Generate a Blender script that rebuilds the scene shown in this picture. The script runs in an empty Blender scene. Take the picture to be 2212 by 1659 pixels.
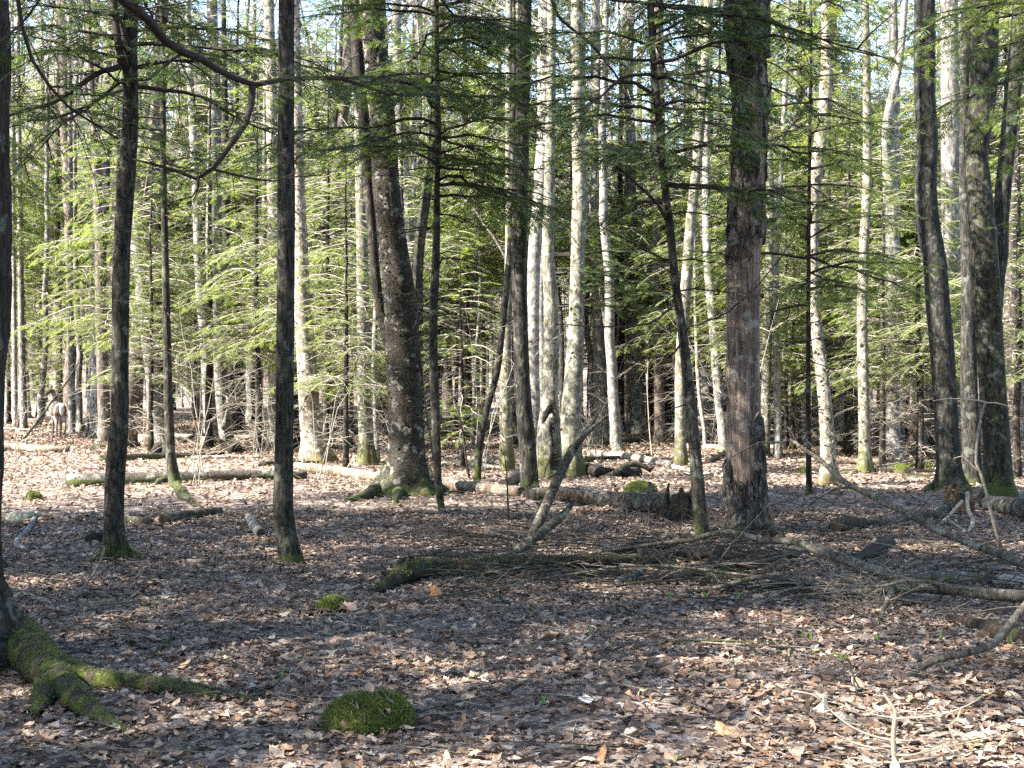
import bpy, math, random
import numpy as np
from mathutils import Vector, Matrix

# ------------------------------------------------------------------ camera, sky, sun, exposure
SC = bpy.context.scene
COL = SC.collection
CAM_H = 1.6
F_PX, CX, CY = 2949.4, 1106.0, 829.5          # a 2212 x 1659 grid is used for directions
cam_d = bpy.data.cameras.new('camera')
cam_d.sensor_width = 36.0
cam_d.lens = 36.0 * F_PX / 2212.0
cam_d.clip_start = 0.05
cam_d.clip_end = 6000.0
cam = bpy.data.objects.new('camera', cam_d)
COL.objects.link(cam)
cam.location = (0, 0, CAM_H)
cam.rotation_euler = (math.radians(90), 0, 0)
SC.camera = cam

SUN_EL = math.radians(43)
LX, LY = 0.93, 0.37                           # horizontal travel of the sunlight: left to right, a little away
world = bpy.data.worlds.new('World')
SC.world = world
world.use_nodes = True
wn = world.node_tree
wn.nodes.clear()
w_out = wn.nodes.new('ShaderNodeOutputWorld')
w_bg = wn.nodes.new('ShaderNodeBackground')
w_sky = wn.nodes.new('ShaderNodeTexSky')
w_sky.sky_type = 'NISHITA'
w_sky.sun_disc = False
w_sky.sun_elevation = SUN_EL
w_sky.sun_rotation = math.atan2(-LX, -LY)
w_sky.air_density = 1.0
w_sky.dust_density = 0.6
w_sky.ozone_density = 1.0
w_bg.inputs['Strength'].default_value = 0.09
wn.links.new(w_sky.outputs[0], w_bg.inputs[0])
wn.links.new(w_bg.outputs[0], w_out.inputs[0])

sun_d = bpy.data.lights.new('sun', 'SUN')
sun_d.energy = 5.0
sun_d.angle = math.radians(0.55)
sun_d.color = (1.0, 0.94, 0.84)
sun = bpy.data.objects.new('sun', sun_d)
COL.objects.link(sun)
_l = Vector((LX * math.cos(SUN_EL), LY * math.cos(SUN_EL), -math.sin(SUN_EL)))
sun.rotation_euler = _l.to_track_quat('-Z', 'Y').to_euler()
sun.location = (-30, -10, 40)

SC.view_settings.view_transform = 'Standard'
SC.view_settings.look = 'None'
SC.view_settings.exposure = 3.1
SC.view_settings.gamma = 1.0
SC.view_settings.use_curve_mapping = False
SC.render.engine = 'CYCLES'
SC.cycles.max_bounces = 6
SC.cycles.diffuse_bounces = 4
SC.cycles.glossy_bounces = 2
SC.cycles.transmission_bounces = 4
SC.cycles.use_denoising = False

R = np.random.default_rng(7)
random.seed(7)

# ------------------------------------------------------------------ terrain and pixel directions
MOUNDS = [(1.3, 17.6, 2.2, 1.3, .10), (4.2, 18.6, 1.8, 1.2, .10), (-1.6, 9.5, 1.5, 1.2, .05), (2.6, 11.5, 2.0, 1.0, .05),
          (-4.5, 26, 3, 2, .12), (6, 30, 3, 2, .12), (1, 7.2, 1.4, .8, .04), (-2.4, 6.6, .9, .7, .05)]
_w = np.random.default_rng(3)
_WV = [(_w.uniform(-1, 1) * f, _w.uniform(-1, 1) * f, _w.uniform(0, 6.28), a)
       for f, a in [(0.35, .05), (0.5, .05), (.8, .035), (1.3, .025), (2.2, .014), (3.4, .010), (5, .007), (8, .005)]]


def sstep(a, b, x):
    t = np.clip((x - a) / (b - a), 0, 1)
    return t * t * (3 - 2 * t)


def gz(x, y):
    x = np.asarray(x, float)
    y = np.asarray(y, float)
    z = np.zeros(np.broadcast(x, y).shape)
    for ax, ay, ph, a in _WV:
        z = z + a * np.sin(ax * x + ay * y + ph)
    z = z * sstep(2.0, 6.0, y) * (0.55 + .9 * sstep(30, 70, y))
    for mx, my, sx, sy, h in MOUNDS:
        z = z + h * np.exp(-((x - mx) / sx) ** 2 - ((y - my) / sy) ** 2)
    z = z + 0.019 * np.maximum(y - 42, 0) * (1 - .6 * sstep(200, 500, y))
    left = 1 - sstep(-25, 60, x)
    z = z + left * 40 * sstep(95, 260, y) + 4 * sstep(100, 300, y)
    return z


def at(px, py, d):
    return np.array([(px - CX) / F_PX * d, d, CAM_H + (CY - py) / F_PX * d])


def ground(px, py):
    d = np.arange(4.0, 140, .02)
    zr = CAM_H + (CY - py) / F_PX * d
    g = gz((px - CX) / F_PX * d, d)
    k = np.nonzero(zr <= g)[0]
    dd = d[k[0]] if len(k) else 60.0
    x = (px - CX) / F_PX * dd
    return np.array([x, dd, float(gz(x, dd))])


# ------------------------------------------------------------------ mesh assembly
class MB:
    """collects vertices, triangles and quads, then makes ONE mesh"""

    def __init__(self):
        self.v, self.t, self.q, self.n = [], [], [], 0

    def add(self, v, tris=None, quads=None):
        v = np.asarray(v, np.float32).reshape(-1, 3)
        if tris is not None and len(tris):
            self.t.append(np.asarray(tris, np.int64) + self.n)
        if quads is not None and len(quads):
            self.q.append(np.asarray(quads, np.int64) + self.n)
        self.v.append(v)
        self.n += len(v)

    def mesh(self, name, mats, smooth=True, origin=(0, 0, 0)):
        me = bpy.data.meshes.new(name)
        if self.n:
            v = np.concatenate(self.v) - np.asarray(origin, np.float32)
            t = np.concatenate(self.t) if self.t else np.zeros((0, 3), np.int64)
            q = np.concatenate(self.q) if self.q else np.zeros((0, 4), np.int64)
            me.vertices.add(len(v))
            me.vertices.foreach_set('co', v.astype(np.float32).ravel())
            loops = np.concatenate([t.ravel(), q.ravel()])
            me.loops.add(len(loops))
            me.loops.foreach_set('vertex_index', loops.astype(np.int32))
            me.polygons.add(len(t) + len(q))
            ls = np.concatenate([np.arange(len(t)) * 3, len(t) * 3 + np.arange(len(q)) * 4])
            me.polygons.foreach_set('loop_start', ls.astype(np.int32))
            me.update(calc_edges=True)
            me.polygons.foreach_set('use_smooth', np.full(len(t) + len(q), smooth))
        for m in (mats if isinstance(mats, (list, tuple)) else [mats]):
            me.materials.append(m)
        return me

    def obj(self, name, mats, parent=None, smooth=True, origin=(0, 0, 0), loc=None):
        o = bpy.data.objects.new(name, self.mesh(name, mats, smooth, origin))
        COL.objects.link(o)
        if parent is not None:
            o.parent = parent
        if loc is not None:
            o.location = loc
        return o


def tag(o, label=None, cat=None, group=None, kind=None):
    if label:
        o['label'] = label
    if cat:
        o['category'] = cat
    if group:
        o['group'] = group
    if kind:
        o['kind'] = kind
    return o


def thing(name, label, cat, loc=(0, 0, 0), rz=0, group=None):
    o = bpy.data.objects.new(name, None)
    o.empty_display_size = .1
    COL.objects.link(o)
    o.location = loc
    o.rotation_euler = (0, 0, rz)
    return tag(o, label, cat, group)


def copy_thing(root, loc, rz=0, sc=1.0, label=None, group=None, tilt=(0, 0)):
    r = root.copy()
    COL.objects.link(r)
    r.location = loc
    r.rotation_euler = (tilt[0], tilt[1], rz)
    r.scale = (sc, sc, sc) if not isinstance(sc, tuple) else sc
    if label:
        r['label'] = label
    if group:
        r['group'] = group
    for ch in list(root.children):
        c = ch.copy()
        COL.objects.link(c)
        c.parent = r
        for g in ch.children:
            d = g.copy()
            COL.objects.link(d)
            d.parent = c
    return r


def spline(P, step):
    """Catmull-Rom through the rows of P (any columns), resampled at about step metres"""
    P = np.asarray(P, float)
    if len(P) < 2:
        return P
    E = np.vstack([2 * P[0] - P[1], P, 2 * P[-1] - P[-2]])
    out = []
    for i in range(len(P) - 1):
        a, b, c, d = E[i:i + 4]
        n = max(1, int(np.linalg.norm((c - b)[:3]) / step))
        t = (np.arange(n) / n)[:, None]
        out.append(.5 * (2 * b + (c - a) * t + (2 * a - 5 * b + 4 * c - d) * t ** 2 + (3 * b - a - 3 * c + d) * t ** 3))
    out.append(P[-1:])
    return np.vstack(out)


def frames(P):
    T = np.gradient(P, axis=0)
    T /= np.linalg.norm(T, axis=1)[:, None] + 1e-9
    ref = np.array([1.0, 0, 0]) if abs(T[0][0]) < .8 else np.array([0, 0, 1.0])
    A = np.zeros_like(P)
    u = ref - T[0] * (ref @ T[0])
    for i in range(len(P)):
        u = u - T[i] * (u @ T[i])
        u /= np.linalg.norm(u) + 1e-9
        A[i] = u
    return T, A, np.cross(T, A)


def tube(mb, P, r, seg=6, prof=None, caps=True):
    """swept tube; prof(theta, i) multiplies the radius (n x seg array)"""
    P = np.asarray(P, float)
    n = len(P)
    r = np.broadcast_to(np.asarray(r, float), (n,))
    T, A, B = frames(P)
    th = np.arange(seg) / seg * 2 * np.pi
    rr = r[:, None] * (prof if prof is not None else np.ones((n, seg)))
    V = P[:, None, :] + rr[..., None] * (np.cos(th)[None, :, None] * A[:, None, :] + np.sin(th)[None, :, None] * B[:, None, :])
    i = np.arange(n - 1)[:, None] * seg
    j = np.arange(seg)[None, :]
    k = (j + 1) % seg
    Q = np.stack([i + j, i + k, i + seg + k, i + seg + j], -1).reshape(-1, 4)
    V = V.reshape(-1, 3)
    tris = []
    if caps and seg > 3:
        nv = len(V)
        V = np.vstack([V, P[0], P[-1]])
        for a in range(seg):
            b = (a + 1) % seg
            tris.append((nv, b, a))
            tris.append((nv + 1, (n - 1) * seg + a, (n - 1) * seg + b))
    mb.add(V, tris, Q)
    return V


def lobes(n, seg, rng, amp=.05, vfreq=.35, kmax=5):
    """smooth irregular cross-section, n rings by seg"""
    th = np.arange(seg) / seg * 2 * np.pi
    i = np.arange(n)
    m = np.ones((n, seg))
    for k in range(1, kmax + 1):
        ph = rng.uniform(0, 6.28)
        tw = rng.uniform(-1, 1) * vfreq
        ph2 = rng.uniform(0, 6.28)
        m += amp / k ** .6 * rng.uniform(.4, 1) * np.sin(k * th[None, :] + tw * i[:, None] + ph) * (0.6 + .4 * np.sin(vfreq * i[:, None] * .7 + ph2))
    if n > 12 and seg >= 16:
        w = rng.normal(0, 1, (n, seg))
        w = w + np.roll(w, 1, 0) * .8 + np.roll(w, -1, 0) * .8
        m += w * .013
    return m


# ------------------------------------------------------------------ materials
def nt(name):
    m = bpy.data.materials.new(name)
    m.use_nodes = True
    t = m.node_tree
    t.nodes.clear()
    return m, t


def ramp(t, fac, stops, interp='LINEAR'):
    n = t.nodes.new('ShaderNodeValToRGB')
    n.color_ramp.interpolation = interp
    e = n.color_ramp.elements
    while len(e) < len(stops):
        e.new(.5)
    for el, (p, c) in zip(e, stops):
        el.position = p
        el.color = (c, c, c, 1) if isinstance(c, (int, float)) else (*c, 1)
    t.links.new(fac, n.inputs[0])
    return n.outputs[0]


def mixc(t, fac, a, b):
    n = t.nodes.new('ShaderNodeMix')
    n.data_type = 'RGBA'
    for s, val in ((n.inputs[0], fac), (n.inputs[6], a), (n.inputs[7], b)):
        if hasattr(val, 'links'):
            t.links.new(val, s)
        else:
            s.default_value = val if isinstance(val, (int, float)) else (*val, 1)
    return n.outputs[2]


def maths(t, op, a, b=0.0, clamp=False):
    n = t.nodes.new('ShaderNodeMath')
    n.operation = op
    n.use_clamp = clamp
    for s, val in ((n.inputs[0], a), (n.inputs[1], b)):
        if hasattr(val, 'links'):
            t.links.new(val, s)
        else:
            s.default_value = val
    return n.outputs[0]


def coords(t, scale=(1, 1, 1), rand=True):
    tc = t.nodes.new('ShaderNodeTexCoord')
    src = tc.outputs['Object']
    if rand:
        oi = t.nodes.new('ShaderNodeObjectInfo')
        add = t.nodes.new('ShaderNodeVectorMath')
        add.operation = 'ADD'
        sc = t.nodes.new('ShaderNodeVectorMath')
        sc.operation = 'SCALE'
        cmb = t.nodes.new('ShaderNodeCombineXYZ')
        for k in range(3):
            t.links.new(oi.outputs['Random'], cmb.inputs[k])
        t.links.new(cmb.outputs[0], sc.inputs[0])
        sc.inputs['Scale'].default_value = 37.0
        t.links.new(src, add.inputs[0])
        t.links.new(sc.outputs[0], add.inputs[1])
        src2 = add.outputs[0]
    else:
        src2 = src
    mp = t.nodes.new('ShaderNodeMapping')
    mp.inputs['Scale'].default_value = scale
    t.links.new(src2, mp.inputs[0])
    return src, src2, mp.outputs[0]


def noise(t, vec, scale, detail=6, rough=.6, dist=0.0):
    n = t.nodes.new('ShaderNodeTexNoise')
    n.inputs['Scale'].default_value = scale
    n.inputs['Detail'].default_value = detail
    n.inputs['Roughness'].default_value = rough
    n.inputs['Distortion'].default_value = dist
    t.links.new(vec, n.inputs['Vector'])
    return n.outputs['Fac']


def surface(t, col, rough=.85, bump=None, bstr=.5, bdist=.01, spec=.25, transl=None):
    o = t.nodes.new('ShaderNodeOutputMaterial')
    p = t.nodes.new('ShaderNodeBsdfPrincipled')
    if hasattr(col, 'links'):
        t.links.new(col, p.inputs['Base Color'])
    else:
        p.inputs['Base Color'].default_value = (*col, 1)
    p.inputs['Roughness'].default_value = rough
    p.inputs['Specular IOR Level'].default_value = spec
    if bump is not None:
        b = t.nodes.new('ShaderNodeBump')
        b.inputs['Strength'].default_value = bstr
        b.inputs['Distance'].default_value = bdist
        t.links.new(bump, b.inputs['Height'])
        t.links.new(b.outputs[0], p.inputs['Normal'])
    sh = p.outputs[0]
    if transl:
        tr = t.nodes.new('ShaderNodeBsdfTranslucent')
        if hasattr(transl[0], 'links'):
            t.links.new(transl[0], tr.inputs[0])
        else:
            tr.inputs[0].default_value = (*transl[0], 1)
        mx = t.nodes.new('ShaderNodeMixShader')
        mx.inputs[0].default_value = transl[1]
        t.links.new(sh, mx.inputs[1])
        t.links.new(tr.outputs[0], mx.inputs[2])
        sh = mx.outputs[0]
    t.links.new(sh, o.inputs[0])


MOSS = (.042, .055, .012)


def bark(name, dark, light, sc=26, stretch=.13, lichen=None, lam=.0, moss_h=0, moss_all=0.0, bstr=.9, bd=.015, spots=None, lsc=7, mosscol=MOSS):
    m, t = nt(name)
    ob, rnd, st = coords(t, (1, 1, stretch))
    n1 = noise(t, st, sc, 8, .65, .6)
    n2 = noise(t, rnd, 3.2, 5, .6)
    ridg = ramp(t, n1, [(.36, 0.0), (.50, .35), (.64, 1.0)])
    base = mixc(t, ridg, dark, light)
    big = ramp(t, n2, [(.35, .62), (.65, 1.12)])
    mul = t.nodes.new('ShaderNodeMix')
    mul.data_type = 'RGBA'
    mul.blend_type = 'MULTIPLY'
    mul.inputs[0].default_value = 1
    t.links.new(base, mul.inputs[6])
    t.links.new(big, mul.inputs[7])
    col = mul.outputs[2]
    if lichen:
        n3 = noise(t, rnd, lsc, 9, .7, .3)
        f = ramp(t, n3, [(.56 - lam * .22, 0.0), (.62 - lam * .2, 1.0)])
        fine = noise(t, rnd, lsc * 9, 4, .7)
        f = maths(t, 'MULTIPLY', f, ramp(t, fine, [(.32, .15), (.55, 1.0)]))
        col = mixc(t, f, col, lichen)
    if spots:
        n5 = noise(t, rnd, 4.5, 6, .65, .4)
        f5 = ramp(t, n5, [(.60, 0.0), (.66, .85)])
        col = mixc(t, f5, col, spots)
    if moss_h or moss_all:
        n4 = noise(t, rnd, 9, 8, .7)
        sx = t.nodes.new('ShaderNodeSeparateXYZ')
        t.links.new(ob, sx.inputs[0])
        hgt = maths(t, 'SUBTRACT', 1.0, maths(t, 'DIVIDE', sx.outputs[2], max(moss_h, .001)), True)
        lvl = maths(t, 'ADD', maths(t, 'MULTIPLY', hgt, .40), moss_all * .26)
        f = ramp(t, maths(t, 'ADD', lvl, maths(t, 'MULTIPLY', maths(t, 'SUBTRACT', n4, .5), 1.7)), [(.20, 0.0), (.40, .88)])
        fine = noise(t, rnd, 60, 3, .7)
        mc = mixc(t, ramp(t, fine, [(.3, 0.0), (.7, 1.0)]), tuple(c * .45 for c in mosscol), tuple(c * 1.5 for c in mosscol))
        col = mixc(t, f, col, mc)
    surface(t, col, .9, n1, bstr, bd, .15)
    return m


def foliage_mat(name, cols, tr=.45):
    m, t = nt(name)
    g = t.nodes.new('ShaderNodeNewGeometry')
    ob, rnd, _ = coords(t)
    n = noise(t, rnd, 1.4, 3)
    v = maths(t, 'ADD', maths(t, 'MULTIPLY', g.outputs['Random Per Island'], .6), maths(t, 'MULTIPLY', n, .5))
    c = ramp(t, v, [(.15 + .7 * i / (len(cols) - 1), k) for i, k in enumerate(cols)])
    tc = t.nodes.new('ShaderNodeMix')
    tc.data_type = 'RGBA'
    tc.blend_type = 'MULTIPLY'
    tc.inputs[0].default_value = 1
    t.links.new(c, tc.inputs[6])
    tc.inputs[7].default_value = (1.7, 1.68, .85, 1)
    surface(t, c, .55, spec=.4, transl=(tc.outputs[2], tr))
    return m


def leaf_mat(name, island):
    m, t = nt(name)
    if island:
        g = t.nodes.new('ShaderNodeNewGeometry')
        r = g.outputs['Random Per Island']
    else:
        g = t.nodes.new('ShaderNodeObjectInfo')
        r = g.outputs['Random']
    cols = [(0.081, 0.047, 0.031), (0.244, 0.163, 0.110), (0.151, 0.093, 0.062), (0.328, 0.242, 0.172), (0.109, 0.075, 0.055), (0.250, 0.189, 0.145), (0.203, 0.112, 0.057),
            (0.374, 0.291, 0.216), (0.092, 0.054, 0.038), (0.286, 0.179, 0.110), (0.177, 0.126, 0.097), (0.416, 0.335, 0.251), (0.130, 0.078, 0.049), (0.218, 0.165, 0.128)]
    c = ramp(t, r, [(i / len(cols), k) for i, k in enumerate(cols)], 'CONSTANT')
    ob, rnd, _ = coords(t, rand=not island)
    n = noise(t, rnd, 26 if island else 45, 5, .65)
    k = ramp(t, n, [(.3, .6), (.7, 1.15)])
    mu = t.nodes.new('ShaderNodeMix')
    mu.data_type = 'RGBA'
    mu.blend_type = 'MULTIPLY'
    mu.inputs[0].default_value = 1
    t.links.new(c, mu.inputs[6])
    damp = noise(t, ob, 1.7, 4, .6)
    t.links.new(maths(t, 'MULTIPLY', k, ramp(t, damp, [(.36, .52), (.56, 1.12)])) if island else k, mu.inputs[7])
    surface(t, mu.outputs[2], .55, n, .4, .004, spec=.45, transl=(mu.outputs[2], .18))
    return m


def plain(name, a, b, sc=20, stretch=1.0, rough=.85, bstr=.5, bd=.01):
    m, t = nt(name)
    ob, rnd, st = coords(t, (1, 1, stretch))
    n = noise(t, st, sc, 7, .65)
    surface(t, ramp(t, n, [(.3, a), (.7, b)]), rough, n, bstr, bd, .2)
    return m


M = {}
M['maple'] = bark('furrowed_grey_bark', (.003, .0027, .0023), (.066, .060, .049), 32, .22, (.10, .10, .08), .0, .40)
M['maple_clean'] = bark('furrowed_bark', (.0025, .0022, .0018), (.060, .055, .044), 36, .20, (.08, .082, .065), .0, .26)
M['blotched'] = bark('blotched_grey_bark', (.003, .0028, .0025), (.050, .047, .041), 28, .24, (.08, .082, .07), .05, .3, spots=(.005, .005, .004))
M['mossy_maple'] = bark('mossy_grey_bark', (.003, .0027, .0023), (.050, .045, .036), 28, .22, (.08, .082, .066), .05, .4, .5)
M['hemlock'] = bark('brown_hemlock_bark', (.006, .005, .004), (.045, .036, .029), 28, .22, (.08, .08, .065), .05, .15)
M['hemlock_green'] = bark('lichened_hemlock_bark', (.007, .006, .005), (.058, .052, .040), 30, .3, (.095, .10, .075), .1, .4, .1)
M['pale'] = bark('pale_beech_bark', (.070, .064, .056), (.235, .22, .193), 16, .5, (.27, .26, .23), .3, .3, bstr=.6, spots=(.12, .11, .09))
M['pale_moss'] = bark('pale_mossy_bark', (.050, .045, .035), (.215, .20, .16), 22, .35, (.24, .235, .185), .25, .6, .6, bstr=.7, spots=(.09, .08, .055), mosscol=(.058, .060, .018))
M['yellow_birch'] = bark('yellow_birch_bark', (.005, .0045, .0036), (.066, .057, .045), 40, 1.3, (.21, .20, .18), .0, .35, .25, bstr=1.0, lsc=6)
M['shaggy'] = bark('shaggy_pale_bark', (.060, .050, .036), (.255, .23, .185), 28, .5, (.30, .275, .225), .3, .25, .3, bstr=.9, spots=(.10, .075, .04), mosscol=(.13, .095, .025))
M['grey_tree'] = bark('grey_bark', (.050, .046, .041), (.23, .215, .19), 24, .2, (.27, .265, .235), .15, .2, spots=(.055, .05, .043))
M['rosy'] = bark('reddish_brown_bark', (.036, .027, .022), (.155, .122, .10), 24, .2, (.2, .19, .17), .1, .2)
M['snag_wood'] = bark('bare_weathered_wood', (.042, .030, .024), (.205, .158, .130), 40, .06, (.20, .18, .16), .08, 0, bstr=.8)
M['snag_bark'] = bark('loose_snag_bark', (.008, .007, .006), (.085, .075, .066), 26, .25, (.15, .14, .125), .15, 0, bstr=1.0, bd=.02)
M['branch_grey'] = bark('grey_branch_bark', (.025, .021, .017), (.125, .112, .088), 36, .35, (.15, .155, .12), .1, 0, .1)
M['deadwood'] = bark('grey_deadwood', (.012, .010, .008), (.088, .078, .060), 40, .3, (.13, .135, .10), .1, 0, .15)
M['deadwood_dark'] = bark('dark_rotting_wood', (.006, .005, .004), (.045, .036, .029), 30, .4, None, 0, 0, .12)
M['mosslog'] = bark('moss_patched_rotten_wood', (.007, .005, .004), (.055, .041, .030), 30, .5, None, 0, 0, .5, mosscol=(.032, .042, .010))
M['log_orange'] = bark('barkless_orange_wood', (.060, .040, .027), (.235, .17, .118), 30, .45, (.22, .20, .165), .3, 0, 0, bstr=.9)
M['log_pale'] = bark('bleached_wood', (.075, .062, .047), (.27, .235, .185), 32, .45, (.26, .24, .20), .3, 0, 0, bstr=.9)
M['log_grey'] = bark('grey_barked_log', (.012, .010, .009), (.095, .082, .068), 30, .5, (.13, .14, .118), .15, 0, .25, lsc=4)
M['stump'] = bark('splintered_orange_wood', (.035, .020, .012), (.21, .13, .072), 44, .1, None, 0, 0)
M['twig'] = plain('grey_brown_twig', (.055, .047, .038), (.17, .148, .118), 30)
M['twig_light'] = plain('pale_weathered_twig', (.12, .105, .085), (.30, .27, .225), 30)
M['twig_dark'] = plain('dark_twig', (.014, .011, .009), (.052, .043, .035), 30)
M['twig_pale'] = plain('pale_dead_twig', (.19, .15, .11), (.34, .28, .21), 25)
M['limb'] = plain('dark_hemlock_limb', (.010, .008, .006), (.040, .031, .025), 30)
M['cut'] = plain('log_end_and_hollow_shade', (.012, .009, .007), (.05, .036, .026), 30)
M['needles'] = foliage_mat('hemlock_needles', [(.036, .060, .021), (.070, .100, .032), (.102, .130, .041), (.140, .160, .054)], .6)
M['needles_dark'] = foliage_mat('shade_tinted_needles', [(.016, .036, .018), (.028, .055, .022), (.05, .078, .024), (.08, .10, .026)], .42)  # dark copy of the needle colours, the boughs' shade mixed in
M['leaf'] = leaf_mat('dead_leaf', False)
M['litter'] = leaf_mat('dead_leaves', True)
M['moss'] = plain('green_moss', (.020, .027, .005), (.085, .10, .02), 55, bstr=1.0, bd=.02)
M['mossroot'] = bark('mossy_root_bark', (.012, .010, .008), (.075, .062, .048), 40, 1, None, 0, 0, 1.05, mosscol=(.055, .068, .013))
M['moss_blade'] = foliage_mat('moss_shoots', [(.030, .042, .009), (.055, .074, .014), (.09, .11, .024), (.13, .145, .04)], .3)
M['sprout'] = foliage_mat('sprout_leaf', [(.08, .16, .03), (.12, .22, .05), (.16, .26, .06)], .45)
M['stone'] = bark('lichened_stone', (.07, .068, .06), (.20, .195, .175), 8, 1, (.22, .225, .18), .3, 0, .4)
M['birch'] = bark('white_birch_bark', (.10, .094, .086), (.28, .265, .245), 18, 1.5, None, 0, 0, spots=(.04, .036, .03))


def ground_mat():
    m, t = nt('leaf_mould')
    ob, rnd, _ = coords(t, rand=False)
    n = noise(t, rnd, 2.2, 10, .75)
    n2 = noise(t, rnd, 22, 6, .7)
    v = t.nodes.new('ShaderNodeTexVoronoi')
    v.inputs['Scale'].default_value = 11
    t.links.new(rnd, v.inputs['Vector'])
    sep = t.nodes.new('ShaderNodeSeparateColor')
    t.links.new(v.outputs['Color'], sep.inputs[0])
    c = ramp(t, sep.outputs[0], [(0, (.06, .042, .035)), (.3, (.12, .088, .072)), (.55, (.18, .135, .11)), (.8, (.25, .20, .17)), (1, (.31, .26, .23))])
    k = ramp(t, n2, [(.3, .55), (.7, 1.1)])
    mu = t.nodes.new('ShaderNodeMix')
    mu.data_type = 'RGBA'
    mu.blend_type = 'MULTIPLY'
    mu.inputs[0].default_value = 1
    t.links.new(c, mu.inputs[6])
    t.links.new(k, mu.inputs[7])
    moss = ramp(t, n, [(.66, 0.0), (.72, .8)])
    col = mixc(t, moss, mu.outputs[2], (.10, .11, .025))
    surface(t, col, .95, n2, .8, .03, .1)
    return m


M['ground'] = ground_mat()


# ------------------------------------------------------------------ the ground
def build_ground():
    mb = MB()
    yv = np.concatenate([np.linspace(-60, 2, 16)[:-1], np.linspace(2, 26, 150)[:-1], np.geomspace(26, 420, 110), np.geomspace(470, 4000, 8)])
    u = np.linspace(-1, 1, 221)
    xs = np.sign(u) * (np.abs(u) * 9 + np.abs(u) ** 4 * 40)
    X = np.outer(np.maximum(1, np.maximum(yv, 8) / 14), xs)
    Y = np.repeat(yv[:, None], len(u), 1)
    Z = gz(X, Y)
    V = np.stack([X, Y, Z], -1).reshape(-1, 3)
    nx = len(u)
    i = np.arange(len(yv) - 1)[:, None] * nx
    j = np.arange(nx - 1)[None, :]
    Q = np.stack([i + j, i + j + 1, i + nx + j + 1, i + nx + j], -1).reshape(-1, 4)
    mb.add(V, None, Q)
    return tag(mb.obj('forest_floor', M['ground']), kind='structure')


FLOOR = build_ground()


# ------------------------------------------------------------------ fallen leaves
def leaf_ovate(rng, L=1.0, W=.55, nst=4):
    xs = np.linspace(0, 1, nst + 2)
    w = np.sin(np.pi * xs ** .8) ** .9 * W / 2
    V, T = [], []
    ca, cb, tw = rng.uniform(-.5, .5), rng.uniform(-1.6, 1.6), rng.uniform(-.8, .8)

    def P(x, y):
        return (x - .5, y, ca * (x - .5) ** 2 * 1.2 + cb * y * y * 1.6 + tw * (x - .5) * y + rng.normal() * .02 + .18 * abs(y))
    V.append(P(0, 0))
    for x, ww in zip(xs[1:-1], w[1:-1]):
        j = 1 + rng.normal() * .12
        V += [P(x, ww * j), P(x, 0), P(x, -ww * j)]
    V.append(P(1, 0))
    T += [(0, 2, 1), (0, 3, 2)]
    for k in range(nst - 1):
        a = 1 + 3 * k
        T += [(a, a + 1, a + 4), (a, a + 4, a + 3), (a + 1, a + 2, a + 5), (a + 1, a + 5, a + 4)]
    a = 1 + 3 * (nst - 1)
    e = len(V) - 1
    T += [(a, a + 1, e), (a + 1, a + 2, e)]
    return np.array(V) * L, np.array(T)


def leaf_lobed(rng, lobes_=5, deep=.45):
    ang, rad = [], []
    for k in range(lobes_):
        a = math.radians(-118 + 236 * k / (lobes_ - 1))
        big = .62 - .10 * abs(k - (lobes_ - 1) / 2)
        ang += [a - .16, a, a + .16]
        rad += [big * .78, big * (1 + rng.normal() * .06), big * .78]
        if k < lobes_ - 1:
            ang.append(a + math.radians(236 / (lobes_ - 1)) / 2)
            rad.append(big * (1 - deep) * (1 + rng.normal() * .1))
    ang += [math.pi]
    rad += [.12]
    ca, cb, tw = rng.uniform(-.9, .9), rng.uniform(-.9, .9), rng.uniform(-.9, .9)
    V = [(0, 0, 0)]
    for a, r_ in zip(ang, rad):
        x, y = r_ * math.cos(a), r_ * math.sin(a)
        V.append((x, y, ca * x * x + cb * y * y + tw * x * y + rng.normal() * .035))
    n = len(ang)
    T = [(0, 1 + k, 1 + (k + 1) % n) for k in range(n)]
    return np.array(V), np.array(T)


def leaf_simple(rng):
    b = rng.uniform(.05, .35)
    V = np.array([(-.5, 0, 0), (-.08, .24, b * .6), (.5, .02, rng.uniform(-.1, .25)), (-.02, -.26, b), (0, 0, -.02)])
    return V, np.array([(0, 4, 1), (1, 4, 2), (4, 3, 2), (0, 3, 4)])


def rotmats(n, rng, tilt, upright=.08):
    """random heading plus tilt from the horizontal; a few stand nearly upright"""
    yaw = rng.uniform(0, 2 * np.pi, n)
    tl = np.abs(rng.normal(0, tilt, n))
    up = rng.random(n) < upright
    tl[up] = rng.uniform(.9, 1.5, up.sum())
    ax = rng.uniform(0, 2 * np.pi, n)
    roll = np.where(rng.random(n) < .5, np.pi, 0)
    c, s = np.cos, np.sin

    def rz(a):
        m = np.zeros((n, 3, 3))
        m[:, 0, 0] = c(a); m[:, 0, 1] = -s(a); m[:, 1, 0] = s(a); m[:, 1, 1] = c(a); m[:, 2, 2] = 1
        return m

    def rx(a):
        m = np.zeros((n, 3, 3))
        m[:, 0, 0] = 1; m[:, 1, 1] = c(a); m[:, 1, 2] = -s(a); m[:, 2, 1] = s(a); m[:, 2, 2] = c(a)
        return m
    return rz(ax) @ rx(tl) @ rz(-ax) @ rz(yaw) @ rx(roll)


def stamp(mb, tmpl, Rm, S, Pn):
    V, T = tmpl
    n = len(Pn)
    if not n:
        return
    W = np.einsum('nij,vj->nvi', Rm, V) * S[:, None, None] + Pn[:, None, :]
    Tn = T[None] + (np.arange(n) * len(V))[:, None, None]
    mb.add(W.reshape(-1, 3), Tn.reshape(-1, 3))


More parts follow.
